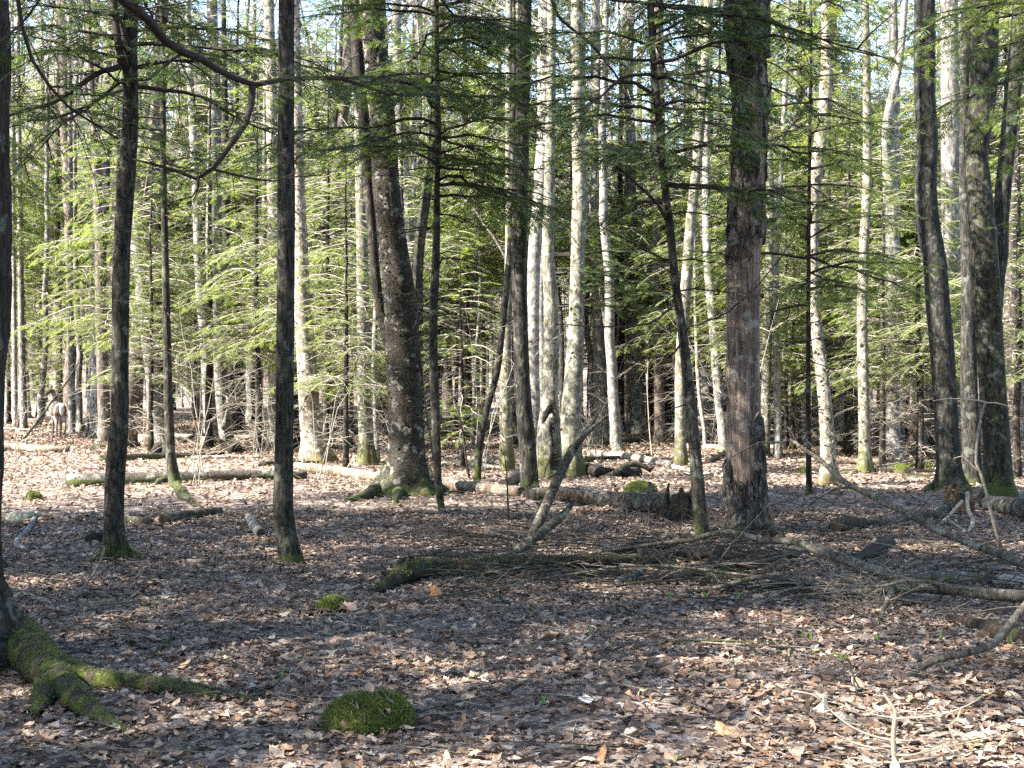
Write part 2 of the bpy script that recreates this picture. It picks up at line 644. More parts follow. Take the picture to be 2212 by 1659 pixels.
def wedge(n, d0, d1, rng, spread=.5):
    d = np.sqrt(rng.uniform(d0 ** 2, d1 ** 2, n))
    x = rng.uniform(-1, 1, n) * (d * spread + .4)
    return x, d


LEAF_T = [leaf_ovate(R, 1, R.uniform(.42, .62)) for _ in range(9)] + [leaf_lobed(R, 5, R.uniform(.25, .42)) for _ in range(4)]
LEAF_S = [leaf_simple(R) for _ in range(8)]


def build_litter():
    mb = MB()
    N = 92000
    x, d = wedge(N, 4.4, 16.5, R)
    cov = .5 + .5 * np.sin(2.1 * x + 1.3 * np.sin(1.1 * d)) * np.sin(1.7 * d + .9 * x) + .3 * np.sin(5.3 * x - 3.1 * d) * np.sin(4.1 * d + 2.2 * x)
    keep = R.random(N) < np.clip(.55 + .75 * cov, .42, 1)
    x, d = x[keep], d[keep]
    N = len(x)
    which = R.integers(0, len(LEAF_T), N)
    S = .028 + .068 * R.random(N) ** 1.8 + np.where(R.random(N) < .08, .03, 0)
    z = gz(x, d) + R.uniform(.004, .035, N)
    P = np.stack([x, d, z], 1)
    Rm = rotmats(N, R, .22, .04)
    for k, tm in enumerate(LEAF_T):
        s = which == k
        stamp(mb, tm, Rm[s], S[s], P[s])
    N = 70000
    x, d = wedge(N, 4.4, 13, R)
    which = R.integers(0, len(LEAF_S), N)
    S = R.uniform(.008, .026, N)
    P = np.stack([x, d, gz(x, d) + R.uniform(.003, .02, N)], 1)
    Rm = rotmats(N, R, .4, .1)
    for k, tm in enumerate(LEAF_S):
        s = which == k
        stamp(mb, tm, Rm[s], S[s], P[s])
    N = 80000
    x, d = wedge(N, 15.5, 52, R, .46)
    which = R.integers(0, len(LEAF_S), N)
    S = R.uniform(.055, .115, N) * (1 + np.maximum(d - 20, 0) * .018)
    P = np.stack([x, d, gz(x, d) + R.uniform(.004, .04, N)], 1)
    Rm = rotmats(N, R, .36, .08)
    for k, tm in enumerate(LEAF_S):
        s = which == k
        stamp(mb, tm, Rm[s], S[s], P[s])
    tag(mb.obj('leaf_litter', M['litter'], FLOOR, smooth=False), kind='stuff')
    # the 300 that show largest, each an object of its own
    mes = []
    for V, T in LEAF_T:
        b = MB()
        b.add(V, T)
        mes.append(b.mesh('leaf', M['leaf'], False))
    n = 300
    x, d = wedge(n, 5.35, 8.6, R, .385)
    Rm = rotmats(n, R, .3, .1)
    for i in range(n):
        o = bpy.data.objects.new('leaf', mes[i % len(mes)])
        COL.objects.link(o)
        o.parent = FLOOR
        s = R.uniform(.07, .105)
        o.matrix_local = Matrix.Translation((x[i], d[i], float(gz(x[i], d[i])) + R.uniform(.025, .05))) @ Matrix(Rm[i].tolist()).to_4x4() @ Matrix.Scale(s, 4)


build_litter()


def build_twig_litter():
    mb = MB()
    for _ in range(4200):
        x, d = wedge(1, 4.6, 26, R)
        x, d = float(x[0]), float(d[0])
        L = R.uniform(.08, .45)
        a = R.uniform(0, 6.28)
        s = np.linspace(0, 1, 4)
        px = x + np.cos(a) * L * s + R.normal(0, .012, 4)
        py = d + np.sin(a) * L * s + R.normal(0, .012, 4)
        pz = gz(px, py) + .03 + R.uniform(0, .03) + s * R.normal(0, .03)
        tube(mb, np.stack([px, py, pz], 1), R.uniform(.0012, .0042) * (1.15 - .7 * s), 3, caps=False)
    tag(mb.obj('twig_litter', M['twig'], FLOOR), kind='stuff')


build_twig_litter()

# ------------------------------------------------------------------ hemlock sprays
def frond_template(rng, pairs=8, width=.055):
    V, T = [], []

    def dia(p0, p1, w, up):
        p0, p1 = np.array(p0), np.array(p1)
        dv = p1 - p0
        sd = np.cross(up, dv)
        sd = sd / (np.linalg.norm(sd) + 1e-9) * w / 2
        m = p0 + dv * .45
        k = len(V)
        V.extend([p0, m + sd, p1, m - sd])
        T.extend([(k, k + 1, k + 2), (k, k + 2, k + 3)])
    for i in range(pairs):
        f = i / pairs
        x = .10 + .85 * f
        ln = .36 * (1 - f ** 1.4 * .72) * rng.uniform(.75, 1.15)
        for s in (-1, 1):
            a = math.radians(rng.uniform(42, 62)) * s
            up = np.array([rng.normal() * .35, rng.normal() * .35, 1])
            dia((x, 0, -.10 * x * x), (x + ln * math.cos(a), ln * math.sin(a), -.10 * x * x - ln * rng.uniform(-.05, .3)), width * rng.uniform(.8, 1.25), up)
    dia((0, 0, 0), (.55, 0, -.03), width * .7, np.array([.2, 0, 1]))
    dia((.5, 0, -.03), (1.04, 0, -.13), width * .9, np.array([-.2, 0.1, 1]))
    return np.array(V), np.array(T)


FROND = [frond_template(R) for _ in range(5)]
FROND_LITE = [frond_template(R, 5, .085) for _ in range(4)]


class Fronds:
    def __init__(self):
        self.p, self.d, self.n, self.s = [], [], [], []

    def add(self, p, d, n, s):
        self.p.append(p)
        self.d.append(d)
        self.n.append(n)
        self.s.append(s)

    def stamp(self, mb, tmpl, rng):
        if not self.p:
            return
        P = np.array(self.p)
        D = np.array(self.d)
        D /= np.linalg.norm(D, axis=1)[:, None]
        N = np.array(self.n)
        B = np.cross(N, D)
        B /= np.linalg.norm(B, axis=1)[:, None] + 1e-9
        N = np.cross(D, B)
        Rm = np.stack([D, B, N], -1)
        S = np.array(self.s)
        w = rng.integers(0, len(tmpl), len(P))
        for k, tm in enumerate(tmpl):
            s = w == k
            stamp(mb, tm, Rm[s], S[s], P[s])


def bough(wood, fr, p0, dirv, L, rng, r0=.012, level=0, droop=.35, fl=.32, bare=0.0, density=1.0, seg=4):
    """a flat hemlock bough: axis, side shoots, fronds"""
    dirv = np.asarray(dirv, float)
    dirv = dirv / np.linalg.norm(dirv)
    side = np.cross(dirv, (0, 0, 1))
    side /= np.linalg.norm(side) + 1e-9
    n = max(4, int(L / .22) + 2)
    t = np.linspace(0, 1, n)
    wob = np.cumsum(rng.normal(0, .035, n)) * L * .5
    P = p0 + dirv * (L * t)[:, None] + side * wob[:, None]
    P[:, 2] += -droop * L * t ** 2 * .8 + np.cumsum(rng.normal(0, .014, n)) * L
    if wood is not None and r0 > .002:
        tube(wood, P, r0 * (1.05 - .85 * t), seg if level == 0 else 3, caps=False)
    step = (.12 if level else .17) / density
    k = 0
    s = max(bare, .08) * L + rng.uniform(0, step)
    sg = 1
    while s < L * .97:
        f = s / L
        i = min(int(f * (n - 1)), n - 2)
        p = P[i] + (P[i + 1] - P[i]) * (f * (n - 1) - i)
        tan = P[i + 1] - P[i]
        tan /= np.linalg.norm(tan) + 1e-9
        a = math.radians(rng.uniform(45, 65))
        dd = tan * math.cos(a) + side * sg * math.sin(a)
        dd[2] += rng.normal() * .10
        cl = (L * .42 * (1 - .65 * f)) if level == 0 else fl
        if level == 0 and cl > fl * 1.35:
            bough(wood, fr, p, dd, cl * rng.uniform(.75, 1.2), rng, r0 * .45, 1, droop * 1.1, fl, .1, density, seg)
        elif rng.random() < .92:
            fr.add(p, dd, np.array([rng.normal() * .28, rng.normal() * .28, 1]), fl * rng.uniform(.7, 1.15) * (1 - .3 * f))
        sg = -sg
        s += step * rng.uniform(.6, 1.4)
        k += 1
    tan = P[-1] - P[-2]
    fr.add(P[-2], tan, np.array([rng.normal() * .2, rng.normal() * .2, 1]), fl * 1.05)


def dead_branch(mb, p0, dirv, L, rng, r0=.008, level=0, droop=.25, seg=4):
    dirv = np.asarray(dirv, float)
    dirv = dirv / np.linalg.norm(dirv)
    n = max(4, int(L / .2) + 2)
    t = np.linspace(0, 1, n)
    side = np.cross(dirv, (0, 0, 1))
    side /= np.linalg.norm(side) + 1e-9
    P = p0 + dirv * (L * t)[:, None] + side * (np.cumsum(rng.normal(0, .05, n)) * L * .5)[:, None]
    P[:, 2] += -droop * L * t ** 2 + np.cumsum(rng.normal(0, .03, n)) * L * .6
    tube(mb, P, r0 * (1.05 - .85 * t), seg if level == 0 else 3, caps=False)
    if level < 2 and L > .25:
        for _ in range(int(rng.integers(2, 5)) + (2 if level == 0 else 0)):
            f = rng.uniform(.2, .95)
            i = min(int(f * (n - 1)), n - 2)
            a = rng.uniform(.5, 1.1) * rng.choice([-1, 1])
            dd = dirv * math.cos(a) + side * math.sin(a) + np.array([0, 0, rng.normal() * .3])
            dead_branch(mb, P[i], dd, L * rng.uniform(.25, .5), rng, r0 * .5, level + 1, droop * .6, seg)


def hemlock_variant(name, h, z0, spread, nb, rng, mat='needles', dead=10, r0=None, lite=False, fl=.32, density=1.0, bark_m='hemlock', hole=0):
    """a whole hemlock at the origin: trunk, branches, foliage"""
    r0 = r0 or h * .009
    root = thing(name, None, None)
    tb = MB()
    zs = np.arange(-.15, h, .45)
    P = np.stack([np.cumsum(rng.normal(0, .014, len(zs))), np.cumsum(rng.normal(0, .014, len(zs))), zs], 1)
    rr = np.maximum(r0 * (1 - zs / h) ** .8, .006) + r0 * .5 * np.exp(-np.maximum(zs, 0) / .15)
    tube(tb, P, rr, 9, lobes(len(zs), 9, rng, .05))
    tb.obj('trunk', M[bark_m], root)
    wood, fr = MB(), Fronds()
    for b in range(nb):
        f = (b + rng.random()) / nb
        z = z0 + (h - z0) * f ** 1.05
        a = rng.uniform(0, 6.28)
        i = min(int((z + .15) / .45), len(P) - 1)
        L = spread * (1 - .88 * ((z - z0) / (h - z0)) ** 1.1) * rng.uniform(.55, 1.1) + .15
        up = rng.uniform(-.05, .3)
        bough(wood, fr, P[i] * [1, 1, 0] + [0, 0, z], (math.cos(a), math.sin(a), up), L, rng, .007 + .006 * L, 0, rng.uniform(.2, .5), fl, .18 * min(L, 1), density, 3)
    for b in range(dead):
        z = rng.uniform(.35, max(z0 + 1.2, 1.2))
        a = rng.uniform(0, 6.28)
        i = min(int((z + .15) / .45), len(P) - 1)
        dead_branch(wood, P[i] * [1, 1, 0] + [0, 0, z], (math.cos(a), math.sin(a), rng.uniform(-.1, .3)), rng.uniform(.4, 1.3), rng, .008, 0, .3, 3)
    tag(wood.obj('branches', M['twig_light'], root), kind='stuff')
    fb = MB()
    fr.stamp(fb, FROND_LITE if lite else FROND, rng)
    tag(fb.obj('foliage', M[mat], root, smooth=False), kind='stuff')
    return root


def bare_variant(name, h, r0, rng, mat, nl=18, crown=.45, twigs=3):
    root = thing(name, None, None)
    tb = MB()
    zs = np.concatenate([[-.15, 0, .12, .3], np.arange(.7, h, .8)])
    lean = rng.normal(0, .02, 2)
    P = np.stack([np.cumsum(np.cumsum(rng.normal(0, .012, len(zs))) + rng.normal(0, .035, len(zs))) + lean[0] * zs, np.cumsum(rng.normal(0, .05, len(zs))) + lean[1] * zs, zs], 1)
    rr = np.maximum(r0 * (1 - zs / h) ** .6, .012) + r0 * .45 * np.exp(-np.maximum(zs, 0) / .18)
    tube(tb, P, rr, 10, lobes(len(zs), 10, rng, .05))
    tb.obj('trunk', M[mat], root)
    cb = MB()
    for k in range(nl):
        z = h * (crown + (1 - crown) * (k + rng.random()) / nl * .97)
        i = min(int(np.searchsorted(zs, z)), len(zs) - 1)
        a = rng.uniform(0, 6.28)
        L = (h - z) * rng.uniform(.35, .7) + .8
        d = np.array([math.cos(a), math.sin(a), rng.uniform(.5, 1.3)])
        n = 7
        t = np.linspace(0, 1, n)
        d /= np.linalg.norm(d)
        Q = P[i] + d * (L * t)[:, None] + np.cumsum(rng.normal(0, .05, (n, 3)), 0) * L * .5
        Q[:, 2] += .15 * L * t ** 2
        rl = rr[i] * .45
        tube(cb, Q, np.maximum(rl * (1 - t * .9), .005), 4, caps=False)
        for j in range(5):
            q = Q[rng.integers(2, n)]
            dd = d + rng.normal(0, .7, 3)
            dead_branch(cb, q, dd, L * rng.uniform(.25, .5), rng, max(rl * .35, .006), 2 - twigs + 1, -.1, 3)
    tag(cb.obj('crown', M['twig_light'], root), kind='stuff')
    return root


def shrub_variant(name, h, n, rng, mat, label=None):
    """a thicket-forming young plant: a few leaning stems with many fine twigs"""
    root = thing(name, None, None)
    for k in range(n):
        b = MB()
        a = rng.uniform(0, 6.28)
        lean = rng.uniform(.05, .6)
        L = h * rng.uniform(.6, 1.1)
        p = np.array([rng.normal() * .06, rng.normal() * .06, -.03])
        m = 6
        t = np.linspace(0, 1, m)
        Q = p + np.stack([math.cos(a) * lean * t ** 1.4 * L, math.sin(a) * lean * t ** 1.4 * L, t * L], 1) + np.cumsum(rng.normal(0, .02, (m, 3)), 0) * L
        Q[0] = p
        tube(b, Q, .009 * (1.1 - .9 * t), 4, caps=False)
        for j in range(7):
            f = rng.uniform(.15, .98)
            i = min(int(f * (m - 1)), m - 2)
            aa = rng.uniform(0, 6.28)
            dead_branch(b, Q[i], (math.cos(aa), math.sin(aa), rng.uniform(.1, .7)), L * rng.uniform(.2, .45), rng, .0045, 1, 0, 3)
        b.obj('stem', M[mat], root)
    return root


# ------------------------------------------------------------------ trees one can tell apart
def tree(name, label, mat, path, top, cat='tree', d=None, base=None, flare=.5, nroot=5, rough=.035, seg=18, step=.22, wob=.0, dtop=None, carve=None):
    """path: (x, y, width) on the 2212 grid from the foot up; the trunk goes on to the height top"""
    if d is None:
        g = ground(path[0][0], path[0][1])
        d = g[1]
    pts = []
    for k, (x, y, w) in enumerate(path):
        dd = d if dtop is None else d + (dtop - d) * k / (len(path) - 1)
        p = at(x, y, dd)
        pts.append([*p, w / 2 / F_PX * dd])
    zb = float(gz(pts[0][0], pts[0][1]))
    if base is None:
        pts[0][2] = zb
    else:
        zb = pts[0][2]
    org = np.array([pts[0][0], pts[0][1], zb])
    a, b = np.array(pts[-2]), np.array(pts[-1])
    if top > b[2] + .3:
        dirv = (b - a)[:3] / np.linalg.norm((b - a)[:3])
        dirv[:2] *= .5
        for q in (.5, 1):
            nb = b[:3] + dirv * (top - b[2]) * q
            pts.append([*nb, max(.012, b[3] * (1 - .75 * q))])
    p0 = np.array(pts[0])
    pts = [[p0[0], p0[1], p0[2] - .15, p0[3] * 1.1]] + pts
    S = spline(pts, step)
    P, r = S[:, :3], np.maximum(S[:, 3], .008)
    rng = np.random.default_rng(abs(int(path[0][0] * 13 + path[0][1])))
    if wob:
        P[:, 1] += np.cumsum(rng.normal(0, wob, len(P)))
        P[:, 1] -= np.linspace(P[0, 1], P[0, 1], len(P)) - d
    pr = lobes(len(P), seg, rng, rough, .25, 6)
    th = np.arange(seg) / seg * 2 * np.pi
    hz = np.maximum(P[:, 2] - zb, 0)
    ph = rng.uniform(0, 6.28)
    pr += flare * np.exp(-hz / .16)[:, None] * (.45 + .55 * np.cos(nroot * th + ph)[None, :] + .25 * np.cos((nroot - 2) * th + 2 * ph)[None, :])
    root = thing(name, label, cat, tuple(org))
    mb = MB()
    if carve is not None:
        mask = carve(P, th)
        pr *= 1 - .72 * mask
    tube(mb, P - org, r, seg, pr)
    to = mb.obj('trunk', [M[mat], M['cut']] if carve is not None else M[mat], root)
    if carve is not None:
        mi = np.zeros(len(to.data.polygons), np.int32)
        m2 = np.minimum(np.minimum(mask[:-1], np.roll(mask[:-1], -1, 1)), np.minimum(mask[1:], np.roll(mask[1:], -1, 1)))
        mi[2 * seg:] = (m2 > .12).ravel()  # inner faces take the dark material, painting in the hollow's shade
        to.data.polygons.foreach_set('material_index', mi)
    root['_d'] = float(d)
    return root, P, r, org, d


def strip_tmp():
    for o in bpy.data.objects:
        if '_d' in o.keys():
            del o['_d']


def limb(root, org, pts, r0, r1, mat='limb', name='branch', twigs=0, rng=R, fr=None, seg=7, fl=.3):
    """a branch through (x, y, depth) directions on the 2212 grid"""
    P = spline([at(x, y, d) for x, y, d in pts], .12)
    n = len(P)
    kk = rng.normal(0, .010, (n - 2, 3)) * (rng.random((n - 2, 1)) < .5)
    P[1:-1] += kk + np.vstack([kk[1:], kk[:1]]) * .5
    mb = MB()
    tube(mb, P - org, np.linspace(r0, r1, n), seg, lobes(n, seg, rng, .09))
    tw = MB()
    for _ in range(int(twigs * 1.8)):
        i = int(rng.integers(int(n * .15), n - 1))
        tan = P[min(i + 1, n - 1)] - P[i - 1]
        tan /= np.linalg.norm(tan) + 1e-9
        dd = tan * rng.uniform(.2, .9) + rng.normal(0, .55, 3) * [1, 1, .7]
        dead_branch(tw, P[i] - org, dd, rng.uniform(.25, .9), rng, max(.003, r1 * .5), 1, .15, 3)
    o = mb.obj(name, M[mat], root)
    if tw.n:
        tag(tw.obj('twigs', M[mat], o), kind='stuff')
    if fr is not None:
        foli = Fronds()
        wood = MB()
        for _ in range(fr):
            i = int(rng.integers(int(n * .25), n - 1))
            tan = P[min(i + 1, n - 1)] - P[i - 1]
            a = rng.uniform(.4, 1.2) * rng.choice([-1, 1])
            tan = np.array([tan[0] * math.cos(a) - tan[1] * math.sin(a), tan[0] * math.sin(a) + tan[1] * math.cos(a), 0])
            bough(wood, foli, P[i] - org, tan, rng.uniform(.35, .9), rng, .004, 1, .35, fl * .8)
        fb = MB()
        foli.stamp(fb, FROND, rng)
        tag(wood.obj('twigs', M['limb'], o), kind='stuff')
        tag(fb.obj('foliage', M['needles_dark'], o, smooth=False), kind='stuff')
    return o


def boughs(root, P, org, zr, n, spread, mat='needles_dark', az=None, fl=.32, rng=R, bare=.15, density=1.0, droop=.35, deadn=0, deadz=None, deadL=(.4, 1.2)):
    wood, fr = MB(), Fronds()
    for k in range(n):
        z = zr[0] + (zr[1] - zr[0]) * (k + rng.random()) / n
        i = int(np.argmin(np.abs(P[:, 2] - z)))
        a = rng.uniform(0, 6.28) if az is None else rng.uniform(*az)
        L = spread * rng.uniform(.55, 1.15)
        bough(wood, fr, P[i] - org, (math.cos(a), math.sin(a), rng.uniform(-.05, .3)), L, rng, .006 + .007 * L, 0, rng.uniform(.6, 1.4) * droop, fl, bare, density)
    if n:
        fb = MB()
        fr.stamp(fb, FROND, rng)
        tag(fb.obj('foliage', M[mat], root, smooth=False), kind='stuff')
    for k in range(deadn):
        z = rng.uniform(*deadz)
        i = int(np.argmin(np.abs(P[:, 2] - z)))
        a = rng.uniform(0, 6.28)
        dead_branch(wood, P[i] - org, (math.cos(a), math.sin(a), rng.uniform(-.1, .35)), rng.uniform(*deadL), rng, .009, 0, .35, 4)
    if wood.n:
        tag(wood.obj('branches', M['limb'], root), kind='stuff')


def flakes(root, P, r, org, zr, n, size, mat, rng=R, name='bark_curls'):
    """loose curls of bark standing off a trunk"""
    mb = MB()
    for _ in range(n):
        z = rng.uniform(*zr)
        i = int(np.argmin(np.abs(P[:, 2] - z)))
        a = rng.uniform(0, 6.28)
        o = np.array([math.cos(a), math.sin(a), 0])
        tg = np.array([-math.sin(a), math.cos(a), 0])
        p = P[i] * [1, 1, 0] + [0, 0, z] - org + o * r[i] * .97
        s = size * rng.uniform(.5, 1.5)
        u = tg * math.cos(.4) + np.array([0, 0, rng.normal() * .7])
        v = np.array([0, 0, 1]) * .8 + o * rng.uniform(.0, .9) + tg * rng.normal() * .4
        k = rng.uniform(.25, .8)
        mb.add([p - u * s * .5, p + u * s * .5, p + u * s * .3 + v * s * .5 + o * s * k * .5, p - u * s * .4 + v * s * .4 + o * s * k * .6,
                p + v * s * .8 + o * s * k * .3], [(0, 1, 2), (0, 2, 3), (3, 2, 4)])
    tag(mb.obj(name, M[mat], root, smooth=False), kind='stuff')


def fuzz(parent, V, T, n, L, mat='moss_blade', rng=R, up=True, name='moss'):
    """short moss shoots over the faces T of V (parent's own coordinates)"""
    V = np.asarray(V)
    T = np.asarray(T)
    a, b, c = V[T[:, 0]], V[T[:, 1]], V[T[:, 2]]
    nr = np.cross(b - a, c - a)
    ar = np.linalg.norm(nr, axis=1) + 1e-12
    w = ar * (np.maximum(nr[:, 2] / ar + .25, 0) if up else 1)
    k = rng.choice(len(T), n, p=w / w.sum())
    u, v = rng.random(n), rng.random(n)
    f = u + v > 1
    u[f], v[f] = 1 - u[f], 1 - v[f]
    p = a[k] + (b - a)[k] * u[:, None] + (c - a)[k] * v[:, None]
    nn = nr[k] / ar[k][:, None]
    dv = nn + rng.normal(0, .55, (n, 3)) + [0, 0, .2]
    dv /= np.linalg.norm(dv, axis=1)[:, None]
    sd = np.cross(dv, rng.normal(0, 1, (n, 3)))
    sd /= np.linalg.norm(sd, axis=1)[:, None] + 1e-9
    l = L * rng.uniform(.4, 1.3, n)[:, None]
    W = np.stack([p - sd * l * .16, p + sd * l * .16, p + dv * l], 1).reshape(-1, 3)
    mb = MB()
    mb.add(W, np.arange(3 * n).reshape(-1, 3))
    return tag(mb.obj(name, M[mat], parent, smooth=False), kind='stuff')


def quads_to_tris(Q):
    Q = np.asarray(Q)
    return np.vstack([Q[:, [0, 1, 2]], Q[:, [0, 2, 3]]])


def tube_surface(P, r, seg, prof=None):
    m = MB()
    V = tube(m, P, r, seg, prof)
    return V, quads_to_tris(m.q[0])


def mossy_root(parent, org, pts, mat='mossroot', name='root', n=1500, L=.022, sink=.25, squash=1.0):
    """a surface root through (x, y, radius) on the 2212 grid, lying on the ground"""
    rows = []
    for x, y, rp in pts:
        g = ground(x, y + rp * .8)
        rad = rp / F_PX * g[1]
        p = at(x, y, g[1] + rad)
        p[2] = max(p[2], float(gz(p[0], p[1])) - rad * .3)
        rows.append([*p, rad])
    e = np.array(rows[-1]) + (np.array(rows[-1]) - np.array(rows[-2])) * .7
    e[2] = float(gz(e[0], e[1])) - rows[-1][3] * 2 - .02
    e[3] = max(.004, rows[-1][3] * .4)
    rows.append(list(e))
    S = spline(rows, .05)
    P, r = S[:, :3] - org, np.maximum(S[:, 3], .003)
    mb = MB()
    tube(mb, P, r, 12, lobes(len(P), 12, R, .08, .3))
    o = mb.obj(name, M[mat], parent)
    if n:
        V, T = tube_surface(P, r, 12)
        fuzz(o, V, T, n, L)
    return o


TAU = 2 * math.pi

# ---- the big hemlock cut by the left edge, with its mossy roots and the long limb that crosses the top left
t1, P, r, org, d1 = tree('hemlock_tree', 'massive dark trunk cut by the left edge, its mossy roots spreading over the leaves', 'hemlock',
                         [(-112, 1428, 400), (-112, 1390, 350), (-113, 1335, 296), (-116, 1250, 232), (-118, 890, 232), (-116, 760, 242), (-108, 600, 250), (-106, 400, 242), (-104, 0, 228), (-104, -300, 215)],
                         15, flare=.18, seg=36, step=.12, rough=.045)
mossy_root(t1, org, [(40, 1385, 56), (100, 1446, 42), (150, 1496, 33), (200, 1538, 25), (245, 1568, 14), (290, 1590, 3)], n=2300, L=.016)
mossy_root(t1, org, [(90, 1440, 46), (170, 1466, 32), (260, 1476, 23), (360, 1486, 22), (455, 1496, 13), (520, 1508, 8), (575, 1518, 2)], n=2200, L=.015)
mossy_root(t1, org, [(395, 1495, 12), (440, 1504, 15), (478, 1512, 6)], n=400, L=.014, name='root')
mossy_root(t1, org, [(112, 1470, 34), (92, 1510, 26), (72, 1548, 6)], n=700, L=.015)
limb(t1, org, [(-100, -330, 7.3), (60, -190, 7.6), (200, -70, 8.0), (275, 0, 8.3), (320, 42, 8.5), (358, 90, 8.7), (400, 118, 8.9), (470, 150, 9.1), (545, 184, 9.3), (600, 173, 9.4), (700, 169, 9.6), (760, 177, 9.8), (800, 192, 9.9), (835, 206, 10.1), (868, 204, 10.2)],
     .045, .009, twigs=22, fr=14, fl=.27)
limb(t1, org, [(545, 186, 9.3), (541, 225, 9.3), (528, 265, 9.2), (510, 300, 9.2), (490, 330, 9.2), (465, 360, 9.1), (432, 380, 9.1), (380, 366, 9.0), (330, 354, 9.0), (285, 344, 9.0)], .026, .007, twigs=9, fr=4, fl=.25)
limb(t1, org, [(455, 364, 9.1), (500, 376, 9.2), (560, 386, 9.3), (620, 384, 9.5), (690, 378, 9.6)], .010, .004, twigs=4)
limb(t1, org, [(428, 380, 9.1), (427, 405, 9.1), (412, 425, 9.1), (370, 437, 9.0)], .010, .003, twigs=3)
limb(t1, org, [(20, -120, 7.4), (32, 0, 7.5), (45, 60, 7.6), (70, 130, 7.7), (110, 190, 7.8), (150, 235, 7.9), (200, 270, 8.0), (255, 300, 8.1)], .016, .005, twigs=10, fr=10, fl=.24)
limb(t1, org, [(70, -60, 8), (85, 0, 8), (60, 35, 8), (20, 70, 7.8), (-20, 95, 7.5)], .009, .006, twigs=5)

boughs(t1, P, org, (6.6, 14.8), 80, 2.9, rng=R, fl=.45, density=.8)
# ---- slender tree with the branch joint, left
t, P, r, org, d2 = tree('hemlock_tree', 'slender dark trunk with a mossy foot, second large trunk from the left edge', 'maple',
                        [(249, 1208, 50), (247, 1160, 44), (246, 1106, 42), (250, 1000, 42), (258, 900, 38), (260, 750, 36), (263, 553, 37), (273, 400, 37), (281, 250, 34), (280, 100, 32), (282, 0, 31), (283, -200, 30)],
                        13, flare=.55, nroot=5, seg=24, step=.13)
mossy_root(t, org, [(252, 1190, 20), (222, 1205, 12), (196, 1215, 5)], n=700, L=.02)
mossy_root(t, org, [(262, 1190, 18), (284, 1200, 10), (300, 1206, 4)], n=500, L=.02)
limb(t, org, [(280, 130, d2), (262, 143, d2 - .05), (240, 152, d2 - .2), (200, 166, d2 - .4), (170, 186, d2 - .5), (135, 210, d2 - .6), (100, 225, d2 - .8), (55, 240, d2 - 1), (5, 256, d2 - 1.2)], .030, .014, twigs=8, fr=9, fl=.26)
limb(t, org, [(283, 165, d2), (298, 173, d2 - .1), (325, 168, d2 - .2), (352, 145, d2 - .3), (390, 120, d2 - .4), (440, 108, d2 - .5)], .018, .006, twigs=6, fr=8, fl=.26)
limb(t, org, [(272, 150, d2), (262, 135, d2 - .14), (256, 80, d2 - .14), (247, 40, d2 - .12), (246, 0, d2 - .1), (244, -120, d2)], .038, .032, seg=10)
limb(t, org, [(270, 168, d2), (255, 180, d2 - .1), (225, 205, d2 - .2), (190, 230, d2 - .4), (150, 245, d2 - .5), (90, 262, d2 - .7), (20, 275, d2 - 1)], .016, .006, twigs=8, fr=8, fl=.26)
boughs(t, P, org, (6.6, 12.8), 60, 2.5, rng=R, fl=.42, density=.8)
boughs(t, P, org, (4.3, 6.6), 30, 2.0, rng=R, fl=.26, density=1.2)

# ---- straight dark trunk
t, P, r, org, d3 = tree('maple_tree', 'straight dark furrowed trunk standing alone left of centre, mossy at its foot', 'maple_clean',
                        [(628, 1218, 46), (618, 1160, 44), (612, 1106, 43), (614, 950, 40), (618, 553, 37), (618, 400, 37), (618, 200, 35), (619, 0, 34), (620, -250, 32)],
                        14, flare=.22, seg=28, step=.13)
mossy_root(t, org, [(628, 1195, 22), (642, 1206, 14), (652, 1214, 5)], n=600, L=.018)

# ---- thin tree with whorls of short dead branches and a mossy root
t, P, r, org, d4 = tree('spruce_tree', 'thin trunk with short drooping dead branches and a bright mossy foot, left', 'hemlock_green',
                        [(382, 1056, 22), (374, 1020, 24), (369, 985, 21), (366, 930, 21), (363, 850, 19), (360, 700, 17), (357, 553, 15), (353, 350, 13), (352, 150, 12), (350, 0, 10), (350, -100, 9)],
                        9.5, flare=.5, seg=14, step=.15)
mossy_root(t, org, [(376, 1022, 10), (360, 1037, 9), (341, 1042, 6)], n=500, L=.025)
mossy_root(t, org, [(380, 1045, 10), (392, 1068, 10), (410, 1080, 7), (428, 1088, 3)], n=500, L=.025)
for k in range(26):
    z = R.uniform(1.9, 5.6)
    i = int(np.argmin(np.abs(P[:, 2] - z)))
    a = R.choice([0, math.pi]) + R.normal() * .7
    mb = MB()
    dead_branch(mb, P[i] - org, (math.cos(a), math.sin(a), .05), R.uniform(.35, 1.0), R, .009, 0, .3, 4)
    mb.obj('branch', M['limb'], t)
boughs(t, P, org, (4.7, 9.3), 46, 1.6, rng=R, fl=.29, density=1.1)

# ---- pair: white beech in front of the big grey trunk
t, P, r, org, d5 = tree('dead_maple', 'big grey trunk with a split base beside the white leaning stem, left', 'grey_tree',
                        [(481, 958, 44), (478, 900, 36), (477, 850, 33), (472, 750, 34), (462, 553, 34), (462, 400, 31), (463, 200, 27), (460, 100, 25), (458, 0, 23)], 18, flare=.35, seg=20, step=.3)
limb(t, org, [(484, 925, d5 - .2), (494, 880, d5 - .3), (489, 855, d5 - .25)], .10, .02, mat='grey_tree', name='bark_slab')
boughs(t, P, org, (9, 17), 0, 2, deadn=14, deadz=(9, 17), deadL=(1.5, 3))
t, P, r, org, d = tree('beech_tree', 'white leaning stem with its foot against the big grey split trunk', 'pale',
                       [(458, 960, 34), (455, 900, 28), (451, 850, 28), (446, 750, 25), (434, 650, 21), (428, 553, 18), (423, 400, 17), (412, 200, 15), (405, 0, 13)], 16, flare=.4, seg=16, step=.3)
